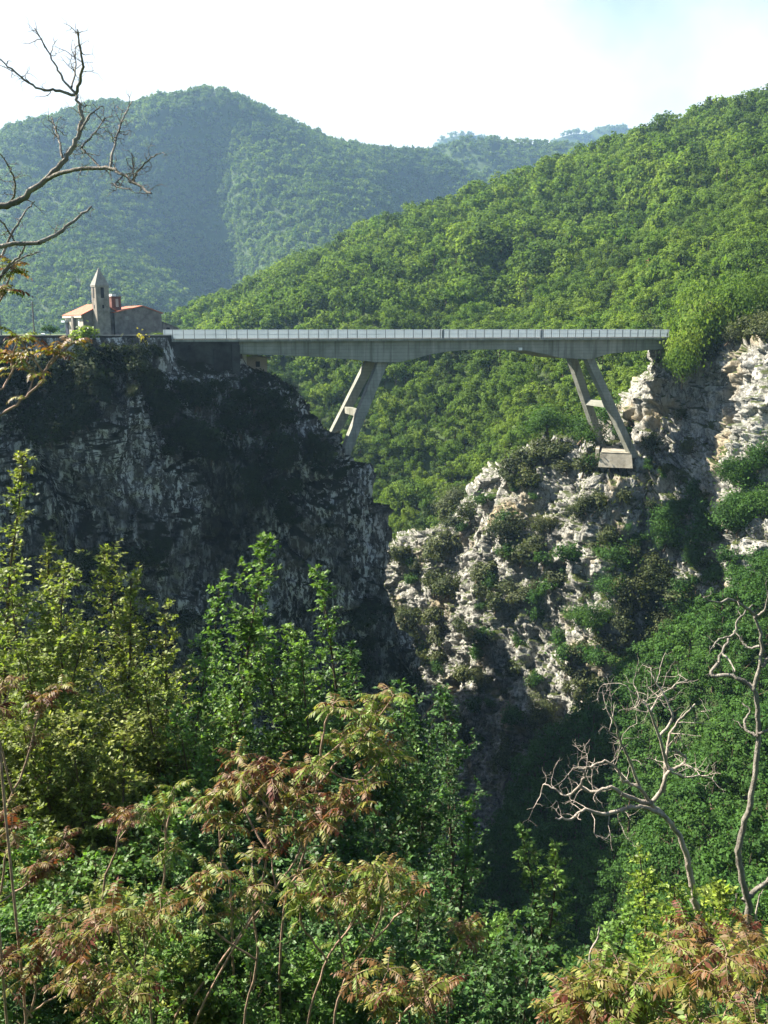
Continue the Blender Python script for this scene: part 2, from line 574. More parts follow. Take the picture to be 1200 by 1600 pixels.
M['leaf_red'] = leaf_material('leaf_red_young', (0.1, 0.1, 0.03), (0.1, 0.1, 0.03), None, 0.42, 0.5, 0.22, vary=0.35,
                              tint=[(0.0, (0.125, 0.200, 0.028)), (0.35, (0.180, 0.195, 0.035)), (0.65, (0.170, 0.095, 0.032)), (1.0, (0.110, 0.030, 0.018))])
# ------------------------------------------------------------------ bridge frame of reference
BTH = R(20)
BC, BS = math.cos(BTH), math.sin(BTH)
BP = at(640, 520, 150)

def bl(s, w, z):
    """s along the bridge (to the right, away), w towards the viewer from the near edge, z height"""
    return np.array([BP[0] + s * BC + w * BS, BP[1] + s * BS - w * BC, z])

def b_s(px, py, w=0.0):
    dx, dy = (px - 600) / FPX, (800 - py) / FPX
    k = dx / (CP + dy * SP)
    return (k * (BP[1] - w * BC) - BP[0] - w * BS) / (BC - k * BS)

def b_z(px, py, w=0.0):
    Y = bl(b_s(px, py, w), w, 0)[1]
    return at(px, py, Y)[2]

def road_Y(px, py=523):
    return bl(b_s(px, py), 0, 0)[1]

# ------------------------------------------------------------------ the ground
def flat(name, pts, faces, mat):
    me = bpy.data.meshes.new(name)
    me.from_pydata([tuple(p) for p in pts], [], faces)
    me.materials.append(mat)
    me.update()
    return tag(link(name, me), kind='structure')

flat('ground', [(-6000, -1500, -125), (6000, -1500, -125), (6000, 9000, -125), (-6000, 9000, -125)], [(0, 1, 2, 3)], M['forest_floor'])

# left cliff: a promontory that carries the road, falling into the gorge on the right
L_rows = [528, 560, 582, 602, 640, 690, 720, 800, 900, 1000, 1100, 1250, 1450]
L_edge = [375, 378, 392, 434, 472, 508, 532, 588, 602, 628, 658, 675, 700]
ctrl = []
for y, e in zip(L_rows, L_edge):
    k = (y - 528) / 722.0
    fwd = 1.0 + 15.0 * k
    row = []
    for f in (0, .17, .34, .5, .66, .76, .84, .88, .94, .98):
        px = -420 + (e + 420) * f
        bulge = 3.0 * math.sin(px * 0.021 + 0.8) * min(1, k * 6)
        tuck = 4.0 * max(0, 1 - (y - 528) / 72.0) if 262 < px < 395 else 0
        row.append(at(px, y, road_Y(px) - fwd + bulge + tuck + (2.0 if f > .95 else 0)))
    Ye = road_Y(e) - fwd
    row.append(at(e, y, Ye + 5.5))
    row.append(at(e - 14, y, Ye + 12))
    row.append(at(e - 90, y, Ye + 19))
    row.append(at(e - 260, y, Ye + 30))
    row.append(at(e - 560, y, Ye + 75))
    ctrl.append(row)

def disp_left(P, N):
    q = P * np.array([0.06, 0.06, 0.035])
    big = fbm(q, 3, 5) * 3.2
    f1, f2, rid, fa = worley(P * np.array([0.32, 0.32, 0.12]), 40, True)
    g1, g2, gid, fb = worley(P * np.array([0.9, 0.9, 0.34]) + 5, 60, True)
    fl = 1 - np.abs(fbm(P * np.array([0.55, 0.55, 0.07]), 3, 77))
    h1, h2, hid = worley(P * np.array([2.0, 2.0, 1.0]) + 3, 65)
    bt = 1 - np.abs(fbm(P * np.array([0.13, 0.13, 0.028]) + 3, 2, 88)) * 2
    d = big * 1.25 + bt * 2.6 + fl * 1.2 + (rid - 0.5) * 1.5 + fa * 1.5 - np.exp(-(f2 - f1) * 14) * 0.8 + (gid - 0.5) * 0.8 + fb * 0.8 + (hid - 0.5) * 0.5 + fbm(P * 0.9, 3, 9) * 0.3
    fade = np.clip((-1.5 - P[:, 2]) / 7.0, 0.06, 1)
    fade = np.where((P[:, 0] > -36), np.minimum(fade, np.clip((-4 - P[:, 2]) / 16.0, 0.06, 1)), fade)
    return N * (d * fade)[:, None]

cliffL = Sheet(ctrl, 640, 520, disp_left)
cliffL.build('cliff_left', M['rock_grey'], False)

# right cliff: sunlit limestone spur
R_cols = [
    (540, [(930, 262), (1400, 238)]), (584, [(884, 240), (1400, 206)]), (636, [(842, 224), (1400, 188)]), (700, [(803, 210), (1400, 172)]),
    (760, [(742, 199), (1400, 158)]), (812, [(708, 189), (1400, 149)]), (870, [(694, 181), (1400, 142)]), (930, [(702, 177), (726, 169), (760, 165), (1400, 134)]),
    (985, [(655, 182), (706, 179), (728, 165.5), (762, 161), (1400, 128)]), (1032, [(566, 177), (700, 171), (760, 160), (1400, 124)]),
    (1085, [(560, 172), (650, 168), (745, 156), (800, 150), (840, 149), (930, 142), (1400, 117)]),
    (1135, [(548, 163), (650, 158), (740, 150), (800, 143), (840, 142), (930, 136), (1400, 112)]),
    (1200, [(535, 148), (740, 140), (800, 131), (840, 131), (930, 127), (1400, 107)]),
    (1350, [(515, 132), (740, 129), (930, 121), (1400, 100)]), (1550, [(490, 122), (930, 110), (1400, 90)])]
n_r = 14
ctrl = [[] for _ in range(n_r + 2)]
for px, prof in R_cols:
    ys, Ys = [p[0] for p in prof], [p[1] for p in prof]
    ctrl[0].append(at(px, ys[0] + 40, Ys[0] + 34))
    ctrl[1].append(at(px, ys[0] + 3, Ys[0] + 9))
    for i in range(n_r):
        y = ys[0] + (1400 - ys[0]) * (i / (n_r - 1)) ** 1.15
        ctrl[i + 2].append(at(px, y, float(np.interp(y, ys, Ys))))

def disp_right(P, N):
    q = P * np.array([0.07, 0.07, 0.05])
    big = fbm(q, 4, 15) * 2.6
    tilt = P @ np.array([[0.82, 0.1, -0.56], [0, 1, 0], [0.56, 0.1, 0.82]])
    f1, f2, rid, fa = worley(tilt * np.array([0.34, 0.26, 0.12]), 140, True)
    g1, g2, gid, fb = worley(tilt * np.array([0.85, 0.7, 0.30]) + 5, 160, True)
    h1, h2, hid, fc = worley(tilt * np.array([2.2, 1.9, 0.8]) + 9, 180, True)
    d = big + (rid - 0.5) * 1.2 + fa * 1.5 - np.exp(-(f2 - f1) * 14) * 0.6 + (gid - 0.5) * 0.7 + fb * 0.85 + (hid - 0.5) * 0.25 + fc * 0.3
    # steep beds running from upper right to lower left, with ledges
    u = P[:, 0] * 0.80 - P[:, 2] * 0.42 + P[:, 1] * 0.25 + fbm(P * 0.08, 2, 33) * 4
    saw = (u / 5.2) % 1.0
    saw2 = (u / 2.1 + 0.4) % 1.0
    k = np.clip(0.5 + fbm(P * 0.05, 2, 44), 0, 1)
    d = d + k * ((saw - 0.5) * 2.2 + (saw2 - 0.5) * 0.8)
    fl = 1 - np.abs(fbm(P * np.array([0.6, 0.6, 0.06]), 3, 79))
    d = d + fl * 1.8 * np.clip((P[:, 0] - 38) / 12, 0, 1) * np.clip((P[:, 2] + 45) / 15, 0, 1)
    return N * d[:, None]

cliffR = Sheet(ctrl, 520, 460, disp_right)
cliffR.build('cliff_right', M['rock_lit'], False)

# wooded hill behind the bridge
H_x = [80, 200, 300, 400, 500, 600, 700, 800, 900, 1000, 1100, 1200, 1350, 1550]
H_ry = [572, 540, 511, 456, 411, 363, 338, 308, 265, 236, 208, 180, 140, 95]
H_rY = [560, 540, 520, 505, 495, 490, 490, 490, 490, 480, 470, 460, 440, 420]
H_my = [640, 620, 585, 560, 548, 540, 530, 525, 515, 500, 480, 450, 420, 380]
H_mY = [430, 420, 400, 375, 345, 315, 295, 275, 255, 235, 222, 212, 200, 190]
H_by = [760, 760, 770, 800, 850, 930, 940, 900, 800, 720, 660, 640, 620, 600]
H_bY = [380, 370, 345, 310, 275, 240, 228, 212, 196, 186, 180, 172, 160, 150]
ctrl = [[] for _ in range(8)]
for i, px in enumerate(H_x):
    ctrl[0].append(at(px, H_ry[i] + 90, H_rY[i] + 230))
    ctrl[1].append(at(px, H_ry[i] + 12, H_rY[i] + 60))
    ctrl[2].append(at(px, H_ry[i] + 5, H_rY[i]))
    for j, f in enumerate((0.33, 0.66)):
        ctrl[3 + j].append(at(px, H_ry[i] * (1 - f) + H_my[i] * f, H_rY[i] * (1 - f) + H_mY[i] * f))
    ctrl[5].append(at(px, H_my[i], H_mY[i]))
    ctrl[6].append(at(px, (H_my[i] + H_by[i]) / 2, (H_mY[i] + H_bY[i]) / 2))
    ctrl[7].append(at(px, H_by[i], H_bY[i]))

def disp_hill(P, N):
    k = np.clip((480 - P[:, 1]) / 100.0, 0.25, 1)
    g = fbm(np.stack([P[:, 0] * 0.018 + P[:, 2] * 0.010, P[:, 1] * 0.010, P[:, 2] * 0.003], 1), 3, 25)
    return N * (g * 11 * k)[:, None]

hill = Sheet(ctrl, 150, 140, disp_hill)
hill.build('hill', M['forest_floor'])

# mountains
def mountain(name, xs, ridge, rY, rows, disp, nu=120, nv=90):
    """rows: list of (photo y, [Y per column]); the first row behind the ridge is added"""
    c = [[at(px, ry + 120, Y + 700) for px, ry, Y in zip(xs, ridge, rY)], [at(px, ry + 8, Y + 130) for px, ry, Y in zip(xs, ridge, rY)],
         [at(px, ry + 3, Y) for px, ry, Y in zip(xs, ridge, rY)]]
    for fr, Ys in rows:
        c.append([at(px, ry + (600 - ry) * fr, Y) for px, ry, Y in zip(xs, ridge, Ys)])
    s = Sheet(c, nu, nv, disp)
    s.build(name, M['forest_far'])
    return s

def disp_m(k, amp, fx, fz):
    def f(P, N):
        g = fbm(np.stack([P[:, 0] * fx + P[:, 2] * fx * 0.4, P[:, 1] * fx * 0.5, P[:, 2] * fz], 1), 3, k)
        return N * (g * amp)[:, None]
    return f

mx = [-500, -320, -150, 0, 90, 170, 230, 285, 335, 390, 440, 490, 540, 600, 660, 710, 760, 830]
mr = [412, 342, 280, 229, 196, 175, 166, 163, 156, 172, 198, 213, 222, 227, 236, 264, 304, 354]
mY = [1500, 1500, 1480, 1460, 1450, 1450, 1450, 1460, 1480, 1500, 1520, 1540, 1550, 1560, 1570, 1560, 1540, 1500]
m1 = [1420, 1410, 1390, 1365, 1362, 1382, 1402, 1420, 1428, 1400, 1390, 1400, 1430, 1470, 1500, 1500, 1480, 1440]
m2 = [1320, 1310, 1290, 1250, 1240, 1285, 1330, 1372, 1390, 1310, 1265, 1250, 1265, 1320, 1390, 1410, 1400, 1370]
m3 = [1200, 1190, 1170, 1125, 1095, 1150, 1210, 1268, 1315, 1260, 1170, 1120, 1110, 1170, 1260, 1300, 1300, 1290]
m4 = [1080, 1070, 1040, 990, 930, 950, 1030, 1120, 1220, 1210, 1120, 1030, 990, 1020, 1100, 1160, 1180, 1180]
m5 = [950, 940, 910, 860, 800, 830, 920, 1010, 1110, 1130, 1050, 950, 890, 900, 960, 1020, 1060, 1080]
mtA = mountain('mountain', mx, mr, mY, [(0.16, m1), (0.36, m2), (0.58, m3), (0.8, m4), (1.0, m5)], disp_m(31, 22, 0.006, 0.001), 170, 120)
mtB = mountain('mountain_ridge', [560, 640, 690, 730, 765, 800, 850, 900, 940, 1010, 1100], [264, 250, 240, 227, 222, 227, 228, 234, 247, 268, 306],
               [1840, 1824, 1808, 1800, 1800, 1800, 1800, 1800, 1800, 1792, 1784],
               [(0.3, [1760, 1744, 1760, 1720, 1640, 1616, 1648, 1664, 1664, 1664, 1664]), (0.6, [1680, 1648, 1688, 1608, 1504, 1440, 1504, 1520, 1520, 1520, 1520]),
                (1.0, [1520, 1480, 1520, 1440, 1320, 1240, 1280, 1320, 1320, 1320, 1320])], disp_m(37, 22, 0.005, 0.001))
mtC = mountain('mountain_far', [560, 640, 700, 740, 790, 840, 880, 912, 950, 990, 1040, 1120, 1220], [306, 268, 238, 227, 234, 246, 231, 214, 206, 212, 229, 256, 306],
               [3150] * 13, [(0.4, [2950] * 13), (1.0, [2600] * 13)], disp_m(43, 30, 0.004, 0.001), 90, 50)

# slope on the near right side of the gorge
S_x = [560, 660, 760, 850, 950, 1050, 1150, 1250, 1420, 1600]
S_fy = [1500, 1430, 1325, 1195, 1105, 1020, 945, 870, 770, 690]
S_fY = [140, 137, 134, 131, 126, 117, 116, 118, 122, 126]
S_nY = [98, 95, 91, 85, 74, 54, 40, 36, 32, 30]
ctrl = [[at(px, y + 260, Y + 16) for px, y, Y in zip(S_x, S_fy, S_fY)], [at(px, y + 45, Y + 12) for px, y, Y in zip(S_x, S_fy, S_fY)]]
for f in (0, 0.25, 0.5, 0.75, 1.0):
    ctrl.append([at(px, y * (1 - f) + 1660 * f, Y * (1 - f) + nY * f) for px, y, Y, nY in zip(S_x, S_fy, S_fY, S_nY)])
slopeR = Sheet(ctrl, 120, 110, lambda P, N: N * (fbm(P * 0.06, 3, 51) * 2.2)[:, None])
slopeR.build('gorge_slope', M['grass_floor'])

# the hillside below the viewpoint
def hz(x, y):
    return -1.7 - 0.86 * y
gx = np.linspace(-90, 60, 90)
gy = np.linspace(125, -25, 90)
X, Y = np.meshgrid(gx, gy)
Z = np.where(Y > 0, -1.7 - 0.86 * Y, -1.7 - 0.3 * Y)
G = np.stack([X, Y, Z], -1)
hs = Sheet.__new__(Sheet)
G[..., 2] += (fbm(G.reshape(-1, 3) * 0.15, 3, 61) * 0.5).reshape(G.shape[:2])
G[..., 2] -= np.clip(X, 0, 60) * 0.0
hs.P = G
hs.N = hs.Nd = Sheet.normals(G)
hs.build('hillside', M['grass_floor'])

# river at the bottom of the gorge
rv = Sheet([[(-60, 300, -99), (40, 300, -99)], [(-20, 200, -99), (45, 200, -99)], [(5, 165, -99), (40, 165, -99)], [(0, 130, -99), (30, 130, -99)], [(-40, 100, -99.1), (10, 100, -99.1)]],
           60, 90, lambda P, N: np.array([0, 0, 1.0]) * (np.clip(fbm(P * 0.3, 4, 71), 0, 1) * 0.6)[:, None])
m, t = new_mat('dark_water')
N_ = NT(t)
geo_ = N_.n('ShaderNodeNewGeometry')
wn = N_.noise(geo_.outputs['Position'], 0.7, 5, 0.7)
N_.out(N_.principled(N_.mix(N_.rng(wn, 0.55, 0.62), (0.02, 0.03, 0.035), (0.3, 0.32, 0.33)), 0.2, 0.5, N_.bump(wn, 0.5, 0.3)))
M['water'] = m
rv.build('river', M['water'])

# plateau and road on the left
pl = [bl(b_s(-420, 523), -0.4, -1.75), bl(b_s(375, 523), -0.6, -1.75), (-25, 152, -1.75), (-31, 172, -1.75), (-52, 205, -1.75), (-90, 260, -1.75), (-260, 330, -1.75), (-300, 120, -1.75)]
flat('plateau', pl, [tuple(range(len(pl)))], M['forest_floor'])
s0, s1 = b_s(268, 523), b_s(1046, 523)
sA = b_s(-420, 523)
flat('road', [bl(sA, -1.2, -1.70), bl(sA, -9.6, -1.70), bl(s1 + 14, -9.6, -1.70), bl(s1 + 14, -1.2, -1.70)], [(0, 3, 2, 1)], M['asphalt'])

# ------------------------------------------------------------------ the bridge
W_FAR = -10.8
bridge = thing('bridge', 'long grey concrete bridge on two pairs of slanting legs spanning the gorge', 'bridge', tuple(bl((s0 + s1) / 2, W_FAR / 2, -30)))
bridge_parts = []
def bbuild(mb, name, mat, parent=None, smooth=False):
    o = mb.build(name, mat, None, smooth)
    o.parent = parent or bridge
    o.matrix_parent_inverse = (parent or bridge).matrix_world.inverted()
    return o
bpy.context.view_layer.update()

def bbox(mb, sa, sb, wa, wb, za, zb):
    mb.hexa([bl(sa, wb, za), bl(sb, wb, za), bl(sb, wa, za), bl(sa, wa, za)], [bl(sa, wb, zb), bl(sb, wb, zb), bl(sb, wa, zb), bl(sa, wa, zb)])

Z_TOP, Z_SLAB, Z_SOF = -0.32, -1.76, -2.10
slab = MB()
bbox(slab, s0, s1 + 14, W_FAR, 0, Z_SOF, Z_SLAB)
bbuild(slab, 'deck_slab', M['concrete'])
prof = [(372, 553), (440, 555), (500, 558), (555, 562), (585, 566), (622, 566), (650, 560), (675, 553), (700, 549), (740, 546), (790, 546), (825, 548), (850, 553), (880, 560), (925, 561), (950, 553), (985, 549), (1046, 545)]
gird = MB()
pts = [(b_s(x, y, -0.9), b_z(x, y, -0.9)) for x, y in prof]
pts.append((s1 + 14, pts[-1][1]))
k = len(pts)
V = []
for s, z in pts:
    V += [bl(s, -0.9, z), bl(s, -0.9, Z_SOF + .002), bl(s, W_FAR + .9, Z_SOF + .002), bl(s, W_FAR + .9, z)]
F = []
for i in range(k - 1):
    a, b = 4 * i, 4 * i + 4
    F += [(a, b, b + 1, a + 1), (a + 1, b + 1, b + 2, a + 2), (a + 2, b + 2, b + 3, a + 3), (a + 3, b + 3, b, a)]
F += [(0, 1, 2, 3), (4 * k - 1, 4 * k - 2, 4 * k - 3, 4 * k - 4)]
gird.poly(V, F)
bbuild(gird, 'girder', M['concrete'])
# small white bracket under the girder
br = MB()
sb, zb = b_s(813, 545, -0.6), b_z(813, 545, -0.6)
bbox(br, sb - .3, sb + .3, -0.9 + .01, -0.45, zb - .25, zb + .2)
bbuild(br, 'bracket', M['white'])

def railing(w, out):
    rl = MB()
    bbox(rl, s0, s1, w - .05, w + .05, Z_TOP - .10, Z_TOP)
    bbox(rl, s0, s1, w - .04, w + .04, -1.05, -0.99)
    bbox(rl, s0, s1, w - .02, w + .02, -1.62, -1.052)
    bbox(rl, s0, s1, w - .02, w + .02, -0.988, Z_TOP - .102)
    n = int((s1 - s0) / 0.4)
    for i in range(n):
        s = s0 + .2 + i * 0.4
        bbox(rl, s - .02, s + .02, w + out * .022, w + out * .036, -1.6, -1.056)
        bbox(rl, s - .02, s + .02, w + out * .022, w + out * .036, -0.984, Z_TOP - .106)
    o = bbuild(rl, 'railing', M['railing'])
    pm = MB()
    bbox(pm, -0.042, 0.042, w + out * .052, w + out * .14, Z_SLAB - .2, Z_TOP + .03)
    # the first post, then copies of it along the parapet
    first = None
    base = bl(0, 0, 0)
    ss = np.arange(s0 + .15, s1, 1.62)
    for s in ss:
        p = bl(s, 0, 0) - base
        if first is None:
            first = bbuild(pm, 'railing_post', M['post'], o)
            q = first
            loc0 = q.location.copy()
        else:
            q = first.copy()
            COL.objects.link(q)
        q.location = (loc0[0] + p[0], loc0[1] + p[1], loc0[2])
    return o
railing(-0.12, 1)
railing(W_FAR + 0.12, -1)
# expansion joints on the parapet
for x in (692, 846):
    j = MB()
    sj = b_s(x, 523)
    bbox(j, sj - .14, sj + .14, -0.3, 0.10, -1.85, Z_TOP + .06)
    bbuild(j, 'joint_post', M['post'])

def strut(top, bot, wt, wb, ht, hb, ext):
    """slanting leg between photo points given on the near strut; wt, wb = centre across the bridge at top and foot"""
    st, zt = b_s(*top, WT), b_z(*top, WT)
    sb, zb = b_s(*bot, WB), b_z(*bot, WB)
    d = ext / abs(zt - zb)
    m = MB()
    def ring(s, w, z, h):
        return [bl(s - h, w + .7, z), bl(s + h, w + .7, z), bl(s + h, w - .7, z), bl(s - h, w - .7, z)]
    e = 0.9 / abs(zt - zb)
    m.hexa(ring(sb + (sb - st) * d, wb + (wb - wt) * d, zb + (zb - zt) * d, hb), ring(st - (sb - st) * e, wt - (wb - wt) * e, zt + .9, ht))
    bbuild(m, 'strut', M['concrete'])
    return (st, zt, sb, zb)
WT, WB = -2.6, -0.4
for top, bot, ht, hb, ext in (((598, 562), (541, 703), .9, .78, 6.0), ((918, 557), (986, 706), .85, .72, 1.0)):
    for wt_, wb_ in ((WT, WB), (W_FAR - WT, W_FAR - WB)):
        st, zt, sb, zb = strut(top, bot, wt_, wb_, ht, hb, ext)
    f = 0.60 if top[0] < 700 else 0.50
    sc_, zc_ = st + (sb - st) * f, zt + (zb - zt) * f
    wi = WT + (WB - WT) * f - .7
    cb = MB()
    bbox(cb, sc_ - .5, sc_ + .5, W_FAR - wi + .01, wi - .01, zc_ - .55, zc_ + .55)
    bbuild(cb, 'cross_brace', M['concrete'])
    if top[0] > 700:
        ft = MB()
        pn, pf = bl(sb, WB, zb), bl(sb, W_FAR - WB, zb)
        rx, ry = np.array([.966, -.259, 0]), np.array([.259, .966, 0])
        cen = (pn + pf) / 2
        def ring(x0, x1, y0, y1, z):
            return [cen + rx * a_ + ry * b_ + np.array([0, 0, z]) for a_, b_ in ((x0, y0), (x1, y0), (x1, y1), (x0, y1))]
        ft.hexa(ring(-2.9, 3.3, -6.7, 4.6, -2.7), ring(-2.7, 3.0, -5.3, 4.6, -.4))
        ft.hexa(ring(-3.7, -2.92, -5.0, 4.0, -3.2), ring(-3.6, -2.94, -3.4, 4.0, .2))
        ft.hexa(ring(-2.5, 2.8, -5.1, 4.4, -.4), ring(-2.5, 2.8, -5.1, 4.4, -.12))
        bbuild(ft, 'footing', M['concrete_pale'])

# abutment and parapet of the road, left
ab = thing('abutment', 'dark masonry abutment carrying the left end of the bridge', 'abutment', tuple(bl(b_s(320, 560), -3, -12)))
bpy.context.view_layer.update()
def pbuild(mb, name, mat, parent, smooth=False):
    o = mb.build(name, mat, None, smooth)
    o.parent = parent
    o.matrix_parent_inverse = parent.matrix_world.inverted()
    return o
sa, sb_ = b_s(264, 560), b_s(375, 560)
b1 = MB(); bbox(b1, sa, sb_, -10.6, -0.5, -14, Z_SOF - .01); pbuild(b1, 'wall', M['masonry'], ab)
for x, wd in ((300, .5), (341, .7), (369, .6)):
    b2 = MB(); s = b_s(x, 560); bbox(b2, s - wd, s + wd, -0.5 + .01, 0.05, -14, -2.6 - (0.6 if x == 341 else 0)); pbuild(b2, 'buttress', M['masonry'], ab)
pw = thing('parapet_wall', 'long dark stone parapet wall along the road above the left cliff', 'wall', tuple(bl(b_s(100, 530), 0, -5)))
bpy.context.view_layer.update()
w1_ = MB(); bbox(w1_, sA, s0 - .02, -0.55, 0.0, -6.5, -1.16); pbuild(w1_, 'wall', M['masonry'], pw)
w2_ = MB(); bbox(w2_, sA, s0 - .02, -0.62, 0.07, -1.158, -1.03); pbuild(w2_, 'coping', M['coping'], pw)

# ------------------------------------------------------------------ church on the plateau
E1, E2 = np.array([-.6, .8, 0]), np.array([.8, .6, 0])
CH = at(131, 523, 196)
CH[2] = -1.75
PXM = 0.1445
def ch(a, b, z):
    return CH + E1 * a + E2 * b + np.array([0, 0, z])
church = thing('church', 'small stone church with a pointed bell tower and terracotta roof above the cliff', 'church', tuple(ch(3, 6, 0)))
bpy.context.view_layer.update()
def cbox(m, a0, a1, b0, b1, z0, z1):
    m.hexa([ch(a0, b0, z0), ch(a0, b1, z0), ch(a1, b1, z0), ch(a1, b0, z0)], [ch(a0, b0, z1), ch(a0, b1, z1), ch(a1, b1, z1), ch(a1, b0, z1)])
def cb(name, mat, *boxes, parent=None):
    m = MB()
    for b in boxes:
        cbox(m, *b)
    return pbuild(m, name, mat, parent or church)
def prism(name, mat, base, z0, z1, a0, a1, parent=None):
    """gabled block: base (b0,b1), eaves z0, apex (b,z1), along e1 a0..a1"""
    b0, b1, bm = base
    m = MB()
    m.poly([ch(a0, b0, 0), ch(a0, b1, 0), ch(a0, b1, z0), ch(a0, bm, z1), ch(a0, b0, z0), ch(a1, b0, 0), ch(a1, b1, 0), ch(a1, b1, z0), ch(a1, bm, z1), ch(a1, b0, z0)],
           [(0, 1, 2, 3, 4), (9, 8, 7, 6, 5), (1, 6, 7, 2), (2, 7, 8, 3), (3, 8, 9, 4), (4, 9, 5, 0), (0, 5, 6, 1)])
    return pbuild(m, name, mat, parent or church)
def roof(name, mat, base, z0, z1, a0, a1, th, hip=0.0, over=0.35):
    b0, b1, bm = base
    m = MB()
    for bb in (b0, b1):
        o = -over if bb == b0 else over
        zo = z0 - (z1 - z0) / abs(bm - bb) * over
        lo = [ch(a0 - over, bb + o, zo), ch(a0 - over, bm, z1), ch(a1 + over - hip, bm, z1), ch(a1 + over, bb + o, zo)]
        m.hexa(lo, [p + np.array([0, 0, th]) for p in lo])
    if hip:
        zo0 = z0 - (z1 - z0) / abs(bm - b0) * over
        zo1 = z0 - (z1 - z0) / abs(bm - b1) * over
        lo = [ch(a1 + over + .01, b0 - over, zo0), ch(a1 + over + .01, b1 + over, zo1), ch(a1 + over - hip + .01, bm + .02, z1), ch(a1 + over - hip + .01, bm - .02, z1)]
        m.hexa(lo, [p + np.array([0, 0, th]) for p in lo])
    return pbuild(m, name, mat, church)
def ez(y):   # height above the plateau for a photo row at the church's distance
    return (523 - y) * PXM + 0.0
prism('wall', M['plaster'], (0, 9, 4.5), ez(492), ez(478), 0, 11.7)
rf = roof('roof', M['terracotta'], (0, 9, 4.5), ez(492), ez(477), 0, 11.7, .22, hip=2.0, over=.5)
ev = MB()
cbox(ev, -.45, 12.0, -.5, -.3, ez(492) - .62, ez(492) - .16)
pbuild(ev, 'eaves', M['eaves'], church)
cb('buttress', M['stone_wall'], (4.4, 5.6, -.7, 0 - .01, 0, ez(494)))
# dark facing over the plaster end wall, its shade put into the colour
dk = MB()
dk.poly([ch(-.08, .02, 0), ch(-.08, 9, 0), ch(-.08, 9, ez(492)), ch(-.08, 4.5, ez(478)), ch(-.08, .02, ez(492)), ch(-.01, .02, 0), ch(-.01, 9, 0), ch(-.01, 9, ez(492)), ch(-.01, 4.5, ez(478)), ch(-.01, .02, ez(492))],
        [(0, 1, 2, 3, 4), (9, 8, 7, 6, 5), (1, 6, 7, 2), (2, 7, 8, 3), (3, 8, 9, 4), (4, 9, 5, 0), (0, 5, 6, 1)])
pbuild(dk, 'end_wall_shade', M['stone_wall'], church)
# porch with awning, white window
dr = cb('door', M['navy'], (9.6, 11.6, -.12, -.02, .2, 2.9))
cb('awning', M['awning'], (9.5, 11.9, -.9, -.125, 2.9, 3.3), parent=church)
cb('window', M['white'], (2.2, 2.9, -.06, -.01, 2.0, 3.6))
# tower
ta, tb, tw = -2.85, 2.17, 2.8
zt = ez(450)
tower = cb('tower', M['stone_tower'], (ta, ta + tw, tb, tb + tw, 0, zt))
sp_ = MB()
o = .14
apex = ch(ta + tw / 2, tb + tw / 2, ez(424))
bq = [ch(ta - o, tb - o, zt + .002), ch(ta - o, tb + tw + o, zt + .002), ch(ta + tw + o, tb + tw + o, zt + .002), ch(ta + tw + o, tb - o, zt + .002)]
sp_.poly(bq + [apex], [(3, 2, 1, 0), (0, 1, 4), (1, 2, 4), (2, 3, 4), (3, 0, 4)])
pbuild(sp_, 'spire', M['spire'], tower)
cb('corbel', M['spire'], (ta - .1, ta + tw + .1, tb - .1, tb - .005, zt - .3, zt - .002), (ta - .1, ta - .005, tb, tb + tw, zt - .3, zt - .002), parent=tower)
tc_ = ta + tw / 2
cb('belfry_opening', M['dark'], (tc_ - .35, tc_ + .35, tb - .03, tb - .004, ez(468), ez(453)), parent=tower)
cb('belfry_opening', M['dark'], (ta - .03, ta - .004, tb + tw / 2 - .35, tb + tw / 2 + .35, ez(468), ez(453)), parent=tower)
cb('slit_window', M['dark'], (tc_ - .2, tc_ + .2, tb - .03, tb - .004, ez(483), ez(478)), parent=tower)
cb('slit_window', M['dark'], (ta - .03, ta - .004, tb + tw / 2 - .2, tb + tw / 2 + .2, ez(483), ez(478)), parent=tower)
# right wing with gable and annex
prism('wing_wall', M['stone_wall'], (6.6, 17.4, 13.0), ez(489), ez(479), -1.0, 8)
roof('wing_roof', M['terracotta'], (6.6, 17.4, 13.0), ez(489), ez(479), -1.0, 8, .2, over=.35)
prism('annex_wall', M['stone_wall'], (17.41, 21.6, 17.8), ez(512), ez(503.5), -.6, 6)
roof('annex_roof', M['slate'], (17.6, 21.6, 18.0), ez(512), ez(503), -.6, 6, .15, over=.2)
cb('pale_patch', M['coping'], (-1.06, -1.005, 9.0, 9.7, ez(499), ez(494)))  # pale patch on the gable wall of the wing
cb('annex_window', M['dark'], (-.66, -.605, 18.6, 19.4, 0.8, 1.8))
# red turret beside the tower
tq = cb('turret', M['red_brick'], (1.0, 2.8, 6.9, 9.0, ez(490), ez(466)), (0.9, 2.9, 6.8, 9.1, ez(466), ez(464.5)))
cb('turret_cap', M['white'], (1.1, 2.6, 7.0, 8.0, ez(464.4), ez(461)), parent=tq)
cb('turret_niche', M['plaster'], (0.93, 0.995, 7.8, 8.4, ez(480), ez(468)), parent=tq)
ant = MB(); ant.tube([ch(2, 9, ez(466)), ch(2, 9, ez(459))], [.03, .03], 4); ant.tube([ch(2, 8.2, ez(463)), ch(2, 10.6, ez(463))], [.03, .03], 4)
pbuild(ant, 'antenna', M['post'], tq)

